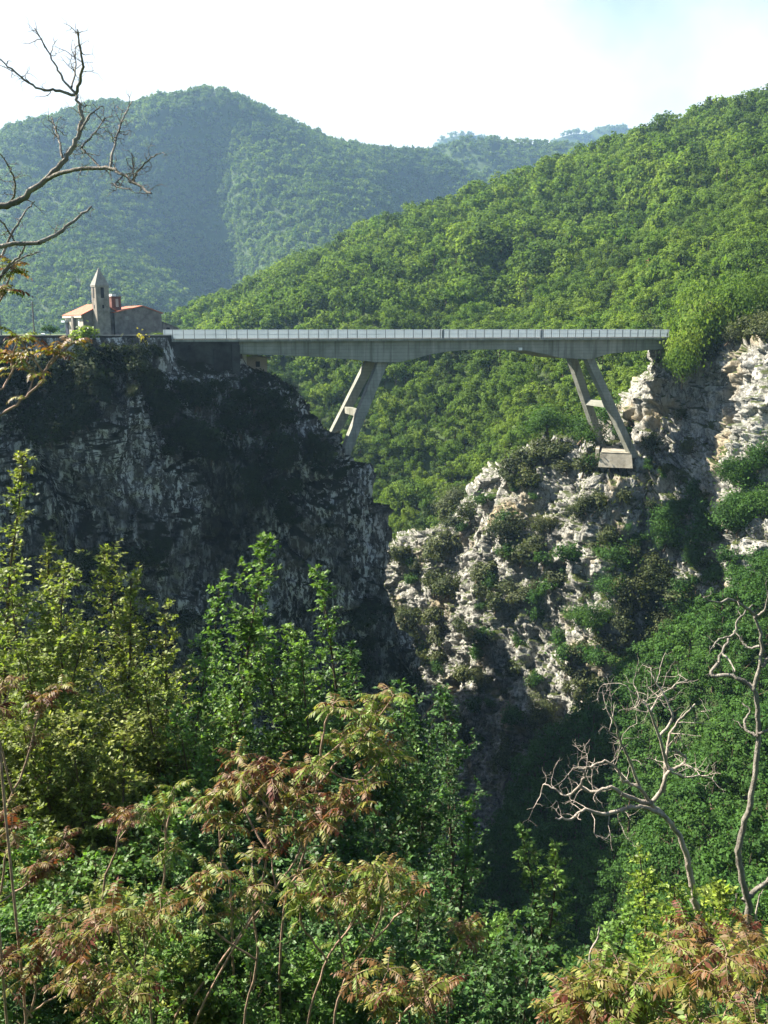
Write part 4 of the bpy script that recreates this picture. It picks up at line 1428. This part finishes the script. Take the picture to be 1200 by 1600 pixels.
key = [
    (36, 712, 25, .9, 'leaf_pale', 'tall pale yellow green tree, topmost tip of the left clump before the shaded cliff', 420, .115, .8, 2, .5),
    (-40, 800, 24, 1.5, 'leaf_pale', 'pale green tree cut by the left edge beside the tallest pale tree', 900, .115, .9, 2, .5),
    (160, 862, 24, 2.3, 'leaf_pale', 'pale green tree with twin tips right of the tallest pale tree', 700, .11, 1.1, 2, .55),
    (100, 900, 22, 2.2, 'leaf_pale', 'dense pale green tree in the middle of the left clump', 700, .11, 1.1, 2, .5),
    (258, 955, 24, 1.8, 'leaf_pale', 'pale green tree with a leaning tip between left clump and the spire trees', 600, .11, 1.0, 1, .6),
    (15, 900, 22.5, 2.3, 'leaf_pale', 'pale green tree at the left edge under the tallest tip', 600, .11, 1.1, 3, .5),
    (75, 845, 24.5, 1.2, 'leaf_pale', 'pale green slim tipped tree between the tallest pale tree and the twin tipped one', 700, .115, 1.0, 2, .6),
    (205, 905, 23.5, 1.8, 'leaf_pale', 'pale green tree right behind the twin tipped pale tree', 600, .11, 1.1, 2, .55),
    (130, 1000, 21.5, 2.2, 'leaf_pale', 'bushy pale green tree low in the left clump', 500, .11, 1.1, 3, .45),
    (40, 1020, 21, 2.2, 'leaf_pale', 'bushy pale green tree at the left edge of the clump', 500, .11, 1.1, 3, .45),
    (225, 1050, 22, 2.0, 'leaf_pale', 'bushy pale green tree at the right foot of the left clump', 500, .11, 1.1, 3, .45),
    (416, 842, 26, 2.2, 'leaf_bright', 'bright green spire shaped tree, tallest in the middle before the dark cliff', 520, .125, 1.2, 1, .62),
    (382, 968, 25.4, 1.5, 'leaf_bright', 'bushy bright green tree just before the tallest spire tree', 460, .12, 1.1, 2, .5),
    (452, 985, 26.4, 1.4, 'leaf_bright', 'bushy bright green tree at the right foot of the tallest spire tree', 460, .12, 1.1, 2, .5),
    (30, 1110, 19.5, 1.8, 'leaf_pale', 'low pale green tree at the left edge before the clump', 420, .1, 1.1, 3, .45),
    (110, 1120, 19.0, 1.8, 'leaf_pale', 'low pale green tree before the middle of the left clump', 420, .1, 1.1, 3, .45),
    (195, 1140, 19.5, 1.8, 'leaf_pale', 'low pale green tree before the right part of the left clump', 420, .1, 1.1, 3, .45),
    (280, 1120, 20.5, 1.6, 'leaf_bright', 'low bright green tree between the left clump and the spire trees', 420, .1, 1.1, 3, .45),
    (345, 905, 27, 1.2, 'leaf_bright', 'slim green shoot just left of the tallest spire tree', 420, .12, .9, 1, .7),
    (500, 888, 27, 1.3, 'leaf_bright', 'slim green spire tree right of the tallest spire tree', 460, .12, .9, 1, .7),
    (325, 1010, 23, 1.9, 'leaf_bright', 'bushy bright green tree below and left of the tallest spire tree', 500, .115, 1.0, 2, .6),
    (470, 1010, 24, 1.7, 'leaf_bright', 'bushy green tree between the two spire trees', 500, .115, 1.0, 1, .6),
    (548, 1010, 28, 1.2, 'leaf_deep', 'small dark green tree at the foot of the shaded cliff edge', 420, .12, .9, 1, .6),
    (694, 1080, 33, 2.1, 'leaf_deep', 'dark green tree in half shade at the mouth of the gorge', 560, .13, 1.1, 1, .65),
    (640, 1120, 30, 1.3, 'leaf_deep', 'dark green tree beside the cliff foot, left of the gorge mouth', 560, .13, 1.1, 2, .6),
    (733, 1262, 26, 1.0, 'leaf_bright', 'thin green spire shoot standing alone before the dark gorge', 330, .12, .8, 1, .75),
    (868, 1325, 24, 1.1, 'leaf_bright', 'small tree stretching a leafy spray right over the dark gorge', 300, .12, .8, 1, .5),
    (815, 1300, 25, 1.1, 'leaf_bright', 'light green sapling just left of the leafy spray over the gorge', 320, .12, .8, 1, .6),
    (1000, 1340, 19, .8, 'leaf_lime', 'lime green sapling lit by sun left of the bare tree trunk', 260, .10, .8, 1, .5),
    (1055, 1385, 18, 1.0, 'leaf_lime', 'lime green bushy sapling at the foot of the crooked bare tree', 300, .10, 1.0, 2, .45),
    (1125, 1395, 17, .9, 'leaf_lime', 'lime green sapling between the two bare trunks', 300, .10, 1.0, 2, .45),
    (985, 1430, 18, .9, 'leaf_bright', 'low green sapling on the gorge edge under the lime leaves', 260, .10, 1.0, 2, .45),
    (905, 1520, 17, .8, 'leaf_bright', 'low green sapling beside the thin dead stick', 200, .10, 1.0, 1, .5),
]
for i, (px, py, Yd, spd, mt, lab, vp, lf, dn, stn, shp) in enumerate(key):
    tree_to(px, py, Yd, spd, mt, lab, None, 500 + i, vp, lf, dn, stn, shp)

# undergrowth trees that fill the slope between them: a few built, the rest copies
fill_proto = []
for i, (mt, H, spd, lf) in enumerate((('leaf_deep', 7.0, 2.0, .11), ('leaf_bright', 6.5, 1.9, .11), ('leaf_deep', 6.0, 2.2, .105), ('leaf_pale', 6.5, 2.0, .10), ('leaf_bright', 5.5, 2.0, .10))):
    args = (700 + i, H, spd * 1.1, 56, lf * 1.25, 5.0, 10, dict(bare=.14, stems=2, shape=.4, elev=(15, 58)))
    fill_proto.append([make_leafy('', None, M[mt], M['bark_brown'], (0, 0, 0), args), H, False])
spots = []
for py, Ys, xs in ((1090, 31, (600,)), (1075, 27, (20, 130, 230, 330, 430, 520)), (1150, 27, (70, 180, 285, 390, 490, 570)), (1210, 24, (10, 120, 230, 340, 450, 550)),
                   (1280, 22, (60, 170, 280, 390, 500, 590)), (1350, 20, (0, 110, 220, 330, 440, 550, 640)), (1420, 18, (50, 160, 270, 380, 490, 600, 690, 770)),
                   (1320, 17.5, (20, 90, 160, 240, 320, 480)), (1400, 15.5, (60, 140, 210, 300, 400, 520, 600)), (1470, 14, (20, 100, 180, 260, 350, 450, 560, 640)), (1480, 16.5, (0, 110, 215, 330, 440, 550, 660, 750, 850)), (1540, 15, (60, 170, 280, 390, 500, 610, 710, 800, 890, 1000, 1110, 1200))):
    for px in xs:
        spots.append((px + RNG.uniform(-30, 30), py + RNG.uniform(-30, 30), Ys + RNG.uniform(-1, 1)))
for px, py, Yd in spots:
    tip, H = top_height(px, py, Yd)
    if px < 240 and py < 1250:
        c = 3
    elif px < 260:
        c = int(RNG.choice([3, 1, 4, 0]))
    elif px > 560 and py < 1400:
        c = int(RNG.choice([0, 2]))
    else:
        c = int(RNG.choice([0, 1, 2, 0, 2]))
    pr = fill_proto[c]
    o = pr[0] if not pr[2] else copy_tree(pr[0])
    pr[2] = True
    s = min(1.25, max(.8, H / pr[1])) * RNG.uniform(.92, 1.05)
    o.location = (tip[0], Yd, tip[2] - pr[1] * s)
    o.rotation_euler = (0, 0, RNG.random() * 6.28)
    o.scale = (s, s, s)
    if px < 260:
        tag(o, 'leafy green young tree in the tangled thicket at lower left', 'tree', 'young trees in the lower left thicket')
    elif px < 640:
        tag(o, 'leafy green young tree behind the red leaved saplings', 'tree', 'young trees behind the red leaved saplings')
    else:
        tag(o, 'leafy green young tree in shade at the lower edge of the gorge', 'tree', 'young trees at the gorge edge')
for pr in fill_proto:
    if not pr[2]:
        pr[0].location = (0, -8, 0)

# ------------------------------------------------------------------ red leaved saplings
def pinnate(rng, tip, az, el, L, red, V, F, T, lines, broad=1.0):
    """one feather leaf: drooping rachis with paired leaflets"""
    n = int(rng.integers(7, 10)) if broad <= 1 else int(rng.integers(5, 8))
    d = np.array([math.cos(az) * math.cos(el), math.sin(az) * math.cos(el), math.sin(el)])
    pts = [np.array(tip, float)]
    for i in range(n + 1):
        d = norm(d + np.array([0, 0, (-.06 - .011 * i) * 9 / n]) + rng.normal(size=3) * .03)
        pts.append(pts[-1] + d * L / (n + 1))
    pts = np.array(pts)
    lines.append((pts, np.linspace(.006, .002, len(pts)) * (L / .5)))
    C, N2, D, LL, TT = [], [], [], [], []
    for i in range(1, n + 2):
        tdir = norm(pts[i] - pts[i - 1])
        side = norm(np.cross(tdir, np.array([0, 0, 1.0])))
        upv = np.cross(side, tdir)
        prof = math.sin(math.pi * min(1, .22 + .66 * i / (n + 1))) * .5 + .5
        for sg in ((1, -1) if i <= n else (0,)):
            C.append(pts[i] + rng.normal(size=3) * .004)
            D.append(norm(side * sg * .8 + tdir * (.45 if sg else 1) + np.array([0, 0, -.6 if sg else -.3]) + rng.normal(size=3) * .1))
            N2.append(norm(upv + side * sg * .35 + rng.normal(size=3) * .15))
            LL.append(L * .32 * broad ** .3 * prof * rng.uniform(.85, 1.15))
            TT.append(np.clip(red + .25 * (i / n - .5) + rng.normal() * .08, 0, 1))
    C, N2, D, LL = map(np.array, (C, N2, D, LL))
    v, f = leaf_quads(C, N2, D, LL, LL * .34 * broad, .16)
    F.append(f + sum(len(q) for q in V))
    V.append(v)
    T.append(np.repeat(TT, 4))

SAP_N = [0]
def sapling(label, stems, Y, leaf_px=58, red=.55, seed=0, n_leaf=11, group=None, root=True, r_px=4.0, broad=1.0):
    """stems: list of photo polylines; the last point of each carries a rosette of feather leaves"""
    leaf_px *= .8 if broad <= 1 else 1.05
    n_leaf = min(n_leaf, 10)
    r_px = min(r_px, 2.4)
    rng = np.random.default_rng(900 + seed)
    b = at(*stems[0][0], Y)
    o = thing('red_leaved_sapling', label, 'sapling', tuple(b), 0, group)
    lines, V, F, T, rl = [], [], [], [], []
    for si, st in enumerate(stems):
        jit = rng.uniform(-.8, .8) if si else 0
        W = []
        for k_, (px, py) in enumerate(st):
            f = k_ / max(1, len(st) - 1)
            W.append(at(px, py, Y + jit * f) - b)
        W = np.array(W)
        if si == 0 and root:
            foot = W[0] + np.array([W[0][0] - W[1][0], 0, 0]) * .3
            foot[2] = min(hz(0, Y) - b[2] - .3, W[0][2] - .3)
            W = np.concatenate([[foot], W])
        W = crom(W, max(8, 4 * len(W)))
        W[1:-1] += rng.normal(size=(len(W) - 2, 3)) * .012
        rr = np.linspace(r_px * (1 if si == 0 else .75), 1.6, len(W)) * Y / FPX
        lines.append((W, rr))
        tip = W[-1]
        az0 = rng.random() * 6.28
        for q in range(n_leaf):
            az = az0 + q * 2.399
            el = R(rng.uniform(12, 72)) * (1 - .3 * q / n_leaf)
            p = tip + (W[-2] - tip) * rng.random() * (.3 + q / n_leaf)
            L = leaf_px * Y / FPX * rng.uniform(.75, 1.2)
            rd = red - .10 + .85 * (.42 - q / n_leaf) + rng.normal() * .08
            pinnate(rng, p, az, el, L, rd, V, F, T, rl, broad)
        # side shoots with smaller rosettes
        for q in range(3):
            i0 = int(len(W) * rng.uniform(.6, .88))
            a_ = rng.random() * 6.28
            sl = rng.uniform(40, 85) * Y / FPX
            w = wander(rng, W[i0], (math.cos(a_) * .8, math.sin(a_) * .8, .75), sl, 5, .1, .08)
            lines.append((w, np.linspace(1.5, 1.0, len(w)) * Y / FPX))
            for k2 in range(7):
                pinnate(rng, w[-1] + (w[-2] - w[-1]) * rng.random(), a_ + k2 * 2.399, R(rng.uniform(0, 55)), leaf_px * Y / FPX * rng.uniform(.65, 1.0), red - .2 + .75 * (.42 - k2 / 7) + rng.normal() * .08, V, F, T, rl, broad)
        # a few leaves lower on the stem
        for q in range(3):
            p = W[int(len(W) * rng.uniform(.55, .92))]
            pinnate(rng, p, rng.random() * 6.28, R(rng.uniform(10, 45)), leaf_px * Y / FPX * rng.uniform(.7, 1.0), red - .25, V, F, T, rl, broad)
    TV, TF = tube_arrays(lines, 7, .12)
    link('trunk', quad_mesh('trunk', TV, TF, M['stem_red'], True), o)
    c = link('crown', quad_mesh('crown', np.concatenate(V), np.concatenate(F), M['leaf_red'], False, {'tint': np.concatenate(T)}), o)
    TV, TF = tube_arrays(rl, 3)
    link('leaf_stalks', quad_mesh('leaf_stalks', TV, TF, M['stem_red'], True), c)
    return o

saps = [
    ('tall red leaved sapling, topmost of the middle group, before the cliff foot', [[(440, 1440), (470, 1350), (494, 1230), (505, 1150), (522, 1098)], [(494, 1230), (530, 1190), (570, 1150), (586, 1115)], [(500, 1200), (560, 1220), (600, 1180)]], 14.0, 60, .42),
    ('red leaved sapling with a thick leaning stem in the middle of the group', [[(270, 1600), (335, 1515), (400, 1415), (418, 1320), (420, 1270), (425, 1215)], [(418, 1320), (450, 1290), (470, 1235)], [(418, 1330), (385, 1270), (365, 1215)]], 13.5, 60, .78),
    ('red leaved sapling leaning right with a bare forked tip', [[(300, 1610), (372, 1470), (430, 1390), (470, 1330), (505, 1280)], [(445, 1375), (500, 1340), (530, 1250)]], 13.2, 60, .72),
    ('slim yellowish sapling at the left of the red leaved group', [[(250, 1450), (256, 1380), (258, 1310), (258, 1262)]], 14.5, 54, .30),
    ('slim sapling with pinkish leaves between the yellowish and the leaning one', [[(360, 1400), (346, 1340), (342, 1290), (340, 1240)]], 14.2, 56, .62),
    ('low red leaved sapling at left of the group bottom', [[(238, 1610), (232, 1540), (226, 1480), (222, 1430)], [(232, 1540), (190, 1480), (175, 1425)]], 11.5, 56, .55),
    ('short red brown sapling under the leaning stems', [[(380, 1610), (400, 1500), (395, 1420), (388, 1385)], [(400, 1500), (330, 1450), (310, 1400)]], 11.8, 56, .5),
    ('sapling with pale bent stem spreading to the lower right', [[(520, 1610), (540, 1530), (575, 1480), (622, 1430), (650, 1395)], [(540, 1530), (530, 1460), (520, 1400)], [(575, 1480), (600, 1410), (590, 1375)]], 12.0, 54, .48),
    ('olive red sapling right of the bent pale stem', [[(480, 1610), (510, 1500), (560, 1430), (570, 1395)], [(510, 1500), (470, 1440), (480, 1395)]], 12.6, 54, .42),
    ('low orange leaved sapling at the bottom centre edge', [[(610, 1640), (625, 1590), (650, 1565), (690, 1545)], [(625, 1600), (600, 1570), (590, 1560)]], 9.0, 66, .7),
    ('green and red sapling reaching in at the left edge, middle of the thicket', [[(-30, 1340), (10, 1260), (40, 1190), (60, 1120), (66, 1100)], [(20, 1240), (0, 1160), (-5, 1105)]], 15.0, 44, .85),
    ('dark red sapling at the left edge low in the thicket', [[(-20, 1500), (0, 1400), (10, 1330), (20, 1290)], [(0, 1410), (60, 1370), (75, 1360)]], 12.0, 46, .82),
    ('red sapling at the bottom left corner', [[(30, 1640), (50, 1570), (60, 1510), (66, 1480)], [(50, 1580), (110, 1540), (125, 1500)], [(50, 1590), (10, 1540), (-6, 1500)]], 9.5, 60, .72),
    ('small reddish sapling low between left corner and the group', [[(120, 1640), (140, 1590), (150, 1560)], [(130, 1600), (185, 1570), (200, 1560)]], 9.0, 64, .6),
    ('single red sprig above the lower left thicket', [[(160, 1420), (180, 1330), (188, 1275)]], 15.5, 44, .9),
    ('small red tipped sapling low in the shade of the middle', [[(700, 1560), (715, 1500), (735, 1460)]], 13.0, 46, .6),
    ('big leaved red sapling filling the bottom right corner', [[(1120, 1650), (1130, 1600), (1140, 1550), (1150, 1500)], [(1130, 1600), (1180, 1560), (1195, 1530)], [(1120, 1620), (1085, 1560), (1078, 1520)]], 8.5, 72, .62),
    ('pinkish green sapling left of the bottom right corner', [[(1000, 1650), (1010, 1600), (1005, 1560), (1000, 1530)], [(1010, 1600), (960, 1570), (940, 1550)], [(1005, 1610), (1050, 1570), (1055, 1545)]], 8.5, 70, .40),
    ('deep red sapling around the base of the bare trees', [[(1075, 1560), (1082, 1510), (1085, 1460)], [(1080, 1540), (1130, 1490), (1160, 1465)]], 10.0, 60, .85),
    ('brownish sapling at the bottom edge beside the gorge', [[(880, 1660), (885, 1610), (890, 1575)], [(885, 1630), (925, 1600), (930, 1580)]], 8.8, 74, .6),
    ('broad leaved red sapling cut by the bottom edge at right', [[(1060, 1680), (1070, 1640), (1075, 1610)], [(1070, 1660), (1020, 1640), (1000, 1620)], [(1070, 1660), (1130, 1640), (1180, 1610)]], 7.5, 76, .5),
]
for i, (lab, st, Yd, lp, rd) in enumerate(saps):
    sapling(lab, st, Yd, lp, rd, i)
# saplings that reach in at the left edge, high up
sapling('red and yellow sapling reaching in at the left edge before the dark cliff', [[(-60, 690), (0, 648), (40, 622), (70, 588), (84, 552)], [(-40, 675), (-10, 620), (14, 590), (20, 560)]], 9.0, 46, .68, 40, 12, r_px=4)
sapling('orange tipped sprig at the left edge below the bare branch', [[(-50, 560), (-20, 510), (-4, 470), (8, 452)]], 9.5, 42, .6, 41, 8, r_px=3)

# a slim light stick fan: bare young shoots among the saplings
def px_lines(segs, Y, b, rng, dz=.5):
    out = []
    for st, r0, r1 in segs:
        j0, j1 = rng.uniform(-dz, dz), rng.uniform(-dz, dz)
        W = np.array([at(px, py, Y + j1 * k_ / max(1, len(st) - 1)) - b for k_, (px, py) in enumerate(st)])
        W = crom(W, max(6, 4 * len(W)))
        W[1:-1] += rng.normal(size=(len(W) - 2, 3)) * min(1.2, .28 * r0) * Y / FPX
        out.append((W, np.linspace(r0 * .88, r1 * .8, len(W)) * Y / FPX))
    return out

def gnarly(rng, lines, n, len_px, Y, r_px=1.6, levels=2, gnarl=.38, up=.03, tmin=.25):
    """crooked twigs that sprout from given limbs"""
    out, cur = [], lines
    for lv in range(levels):
        new = []
        for W, rr in cur:
            length = np.linalg.norm(np.diff(W, axis=0), axis=1).sum()
            m = max(1, int(n * length / (100 * Y / FPX) * (1 if lv == 0 else .9) + rng.random()))
            for q in range(m):
                f = (tmin + (1 - tmin) * rng.random()) * (len(W) - 1)
                i = min(int(f), len(W) - 2)
                p = W[i] + (W[i + 1] - W[i]) * (f - i)
                dd = norm(W[i + 1] - W[i])
                sd = norm(np.cross(dd, rng.normal(size=3)))
                L = len_px * Y / FPX * rng.uniform(.35, 1.1) * (.62 ** lv)
                w = wander(rng, p, dd * .45 + sd * .9, L, 6, gnarl, up)
                r0 = min(rr[i] * .8, r_px * Y / FPX * (.75 ** lv))
                new.append((w, np.linspace(r0, r0 * .35, len(w))))
        out += new
        cur = new
    return out

def bare_tree(label, trunk, limbs, Y, seed, mat, twig_n, twig_len, levels=2, root=None, r_px=1.6, gnarl=.38):
    rng = np.random.default_rng(seed)
    b = at(*trunk[0][0], Y) if root is None else np.array(root, float)
    o = thing('bare_tree', label, 'tree', tuple(b))
    tl = px_lines([trunk], Y, b, rng, .1)
    if root is not None:
        W, rr = tl[0]
        tl[0] = (np.concatenate([[np.array([0, 0, -.4])], W]), np.concatenate([[rr[0] * 1.25], rr]))
    V, F = tube_arrays(tl, 9, .16)
    tr = link('trunk', quad_mesh('trunk', V, F, mat, True), o)
    allb = px_lines(limbs, Y, b, rng, .9)
    for ln in allb:
        tw = gnarly(rng, [ln], twig_n, twig_len, Y, r_px, levels, gnarl)
        V, F = tube_arrays([ln], 6, .16)
        bo = link('branch', quad_mesh('branch', V, F, mat, True), o)
        if tw:
            V, F = tube_arrays(tw, 4)
            link('twigs', quad_mesh('twigs', V, F, mat, True), bo)
    return o

bare_tree('crooked bare tree with a tangle of pale twigs over the dark gorge',
          ([(1112, 1500), (1100, 1450), (1088, 1415), (1080, 1375), (1074, 1342), (1060, 1305), (1040, 1277), (1018, 1255)], 8, 4.5),
          [([(1040, 1277), (1010, 1262), (980, 1262), (945, 1273), (915, 1265), (890, 1279), (868, 1278)], 5, 2),
           ([(1018, 1255), (985, 1246), (968, 1238), (950, 1230), (925, 1238), (908, 1226), (912, 1208), (895, 1196)], 5, 1.6),
           ([(1016, 1253), (1000, 1232), (975, 1220), (965, 1202), (945, 1190), (920, 1199), (897, 1200)], 4, 1.5),
           ([(1020, 1252), (1036, 1230), (1045, 1205), (1066, 1195), (1070, 1182), (1056, 1170)], 5, 2),
           ([(1036, 1238), (1040, 1192), (1046, 1152), (1064, 1122), (1086, 1100)], 4, 1.4),
           ([(1044, 1202), (1030, 1150), (1016, 1112), (1000, 1092), (984, 1080)], 3.4, 1.2),
           ([(1031, 1150), (1050, 1122), (1036, 1082), (1022, 1062), (1015, 1040)], 2.8, 1),
           ([(1000, 1232), (985, 1190), (970, 1160), (962, 1130), (950, 1115)], 3.2, 1.1),
           ([(908, 1226), (885, 1243), (868, 1234), (850, 1226), (846, 1240)], 2.4, 1.3),
           ([(1045, 1205), (1075, 1215), (1095, 1212), (1120, 1222)], 2.2, .9),
           ([(1016, 1112), (1030, 1090), (1055, 1070), (1075, 1062)], 2.2, .9)],
          19.0, 61, M['bark_dead'], 4.2, 62, 3, (at(1125, 1560, 19.0)[0], 19.0, hz(0, 19.0)), .95, .27)
bare_tree('tall sinuous bare tree at the right edge with pale upper limbs',
          ([(1170, 1500), (1170, 1450), (1166, 1400), (1156, 1362), (1155, 1320), (1165, 1280), (1178, 1220), (1185, 1150), (1183, 1100), (1178, 1072), (1186, 1045), (1190, 1020), (1186, 985), (1178, 960)], 7.5, 2.6),
          [([(1178, 1078), (1165, 1066), (1140, 1056), (1112, 1055), (1120, 1036), (1136, 1005), (1148, 985), (1156, 965), (1176, 945)], 4.5, 1.8),
           ([(1178, 960), (1165, 948), (1140, 936), (1122, 941), (1096, 932)], 3.4, 1.4),
           ([(1190, 1042), (1202, 1026), (1218, 1010), (1240, 990)], 4, 2),
           ([(1162, 1408), (1185, 1390), (1208, 1368), (1230, 1340)], 6, 4),
           ([(1184, 1150), (1166, 1140), (1164, 1126), (1172, 1110), (1160, 1098)], 3.2, 1.4),
           ([(1184, 1146), (1202, 1140), (1220, 1125)], 3.2, 2),
           ([(1187, 1010), (1168, 1012), (1158, 1000), (1148, 986)], 2.8, 1.3),
           ([(1180, 965), (1195, 952), (1200, 930), (1206, 905)], 2.6, 1),
           ([(1128, 1020), (1142, 1035), (1148, 1050)], 2, 1), ([(1140, 995), (1122, 1000), (1110, 1015)], 2, 1)],
          19.5, 62, M['bark_grey'], 1.6, 34, 2, (at(1172, 1560, 19.5)[0], 19.5, hz(0, 19.5)), 1.0, .35)
Yb = 9.0
bare_tree('bare branching tree reaching in from the upper left against the sky',
          ([(-420, 900), (-360, 700), (-260, 540), (-150, 430), (-70, 356), (0, 325), (36, 307), (70, 282)], 9, 4.8),
          [([(70, 282), (100, 252), (116, 226), (125, 200), (128, 182), (122, 162), (119, 146)], 4.6, 2.6),
           ([(119, 146), (126, 120), (130, 98), (124, 72), (121, 46)], 2.8, 1.2),
           ([(72, 280), (98, 268), (130, 264), (170, 262), (192, 273), (214, 289), (236, 302)], 3.6, 1.9),
           ([(119, 146), (100, 126), (86, 102), (70, 70), (54, 44)], 2.4, .9),
           ([(117, 148), (90, 142), (60, 138), (30, 118), (0, 92)], 2.6, 1.2),
           ([(112, 136), (118, 104), (116, 68)], 1.8, .8),
           ([(172, 262), (180, 222), (194, 182), (206, 158)], 2.4, .9),
           ([(205, 284), (220, 262), (236, 248), (246, 240)], 2.2, .8),
           ([(210, 288), (208, 258), (206, 238)], 1.8, .8),
           ([(126, 205), (142, 178), (160, 166)], 2.2, .9), ([(128, 230), (150, 205), (164, 184)], 2, .8),
           ([(98, 246), (90, 210), (80, 182)], 2.2, .9), ([(158, 262), (136, 240), (128, 232)], 1.8, .8),
           ([(192, 274), (180, 290), (206, 296)], 1.8, .9)],
          Yb, 63, M['bark_grey'], 8.0, 34, 2, (at(-420, 900, Yb)[0] - .3, Yb, hz(0, Yb)), .75, .34)
bare_tree('lower bare tree limb at the left edge pointing up to the right',
          ([(-300, 900), (-220, 640), (-140, 480), (-60, 405), (0, 385), (60, 380)], 7, 3.6),
          [([(60, 380), (92, 364), (120, 341), (143, 322)], 3.8, 1.6),
           ([(-40, 398), (0, 400), (20, 362), (40, 332), (55, 314)], 3, 1),
           ([(-60, 480), (-10, 450), (8, 420), (30, 402), (40, 382)], 3, 1.4), ([(0, 432), (28, 408), (62, 393)], 2.2, 1),
           ([(-30, 330), (0, 345), (14, 362), (24, 378)], 2, 1.4),
           ([(-50, 330), (10, 320), (24, 290), (14, 262), (0, 240)], 2.4, .9)],
          9.6, 64, M['bark_grey'], 5.0, 28, 2, (at(-300, 900, 9.6)[0] - .2, 9.6, hz(0, 9.6)), .7, .34)

def stick(label, pts, Y, r0, r1, seed):
    rng = np.random.default_rng(seed)
    b = at(*pts[0], Y)
    V, F = tube_arrays(px_lines([(pts, r0, r1)], Y, b, rng, .2) + gnarly(rng, px_lines([(pts, r0, r1)], Y, b, rng, .2), 1.5, 14, Y, 1.2, 1), 6, .15)
    o = link('dead_stick', quad_mesh('dead_stick', V, F, M['bark_dead'], True), None, tuple(b))
    return tag(o, label, 'stick')
stick('thin forked dead stick standing at the dark gorge edge', [(920, 1580), (924, 1524), (921, 1492), (934, 1466), (936, 1448)], 14, 3.0, 1.6, 71)
stick('short pale dead stick between the two bare trunks', [(1140, 1500), (1146, 1432), (1151, 1396)], 17, 2.6, 1.6, 72)
stick('short pale dead stick right of the sinuous trunk', [(1176, 1500), (1181, 1430), (1188, 1396)], 17, 2.6, 1.6, 73)

# ------------------------------------------------------------------ haze
hx = MB()
hx.box(-2600, 2600, -40, 4200, -127, 760)
m, t = new_mat('haze')
N_ = NT(t)
pv = N_.n('ShaderNodeVolumePrincipled')
pv.inputs['Color'].default_value = (0.42, 0.67, 1.0, 1)
pv.inputs['Density'].default_value = 0.0001
pv.inputs['Anisotropy'].default_value = 0.2
o_ = N_.n('ShaderNodeOutputMaterial')
t.links.new(pv.outputs[0], o_.inputs['Volume'])
ho = hx.build('haze', m)
tag(ho, kind='stuff')
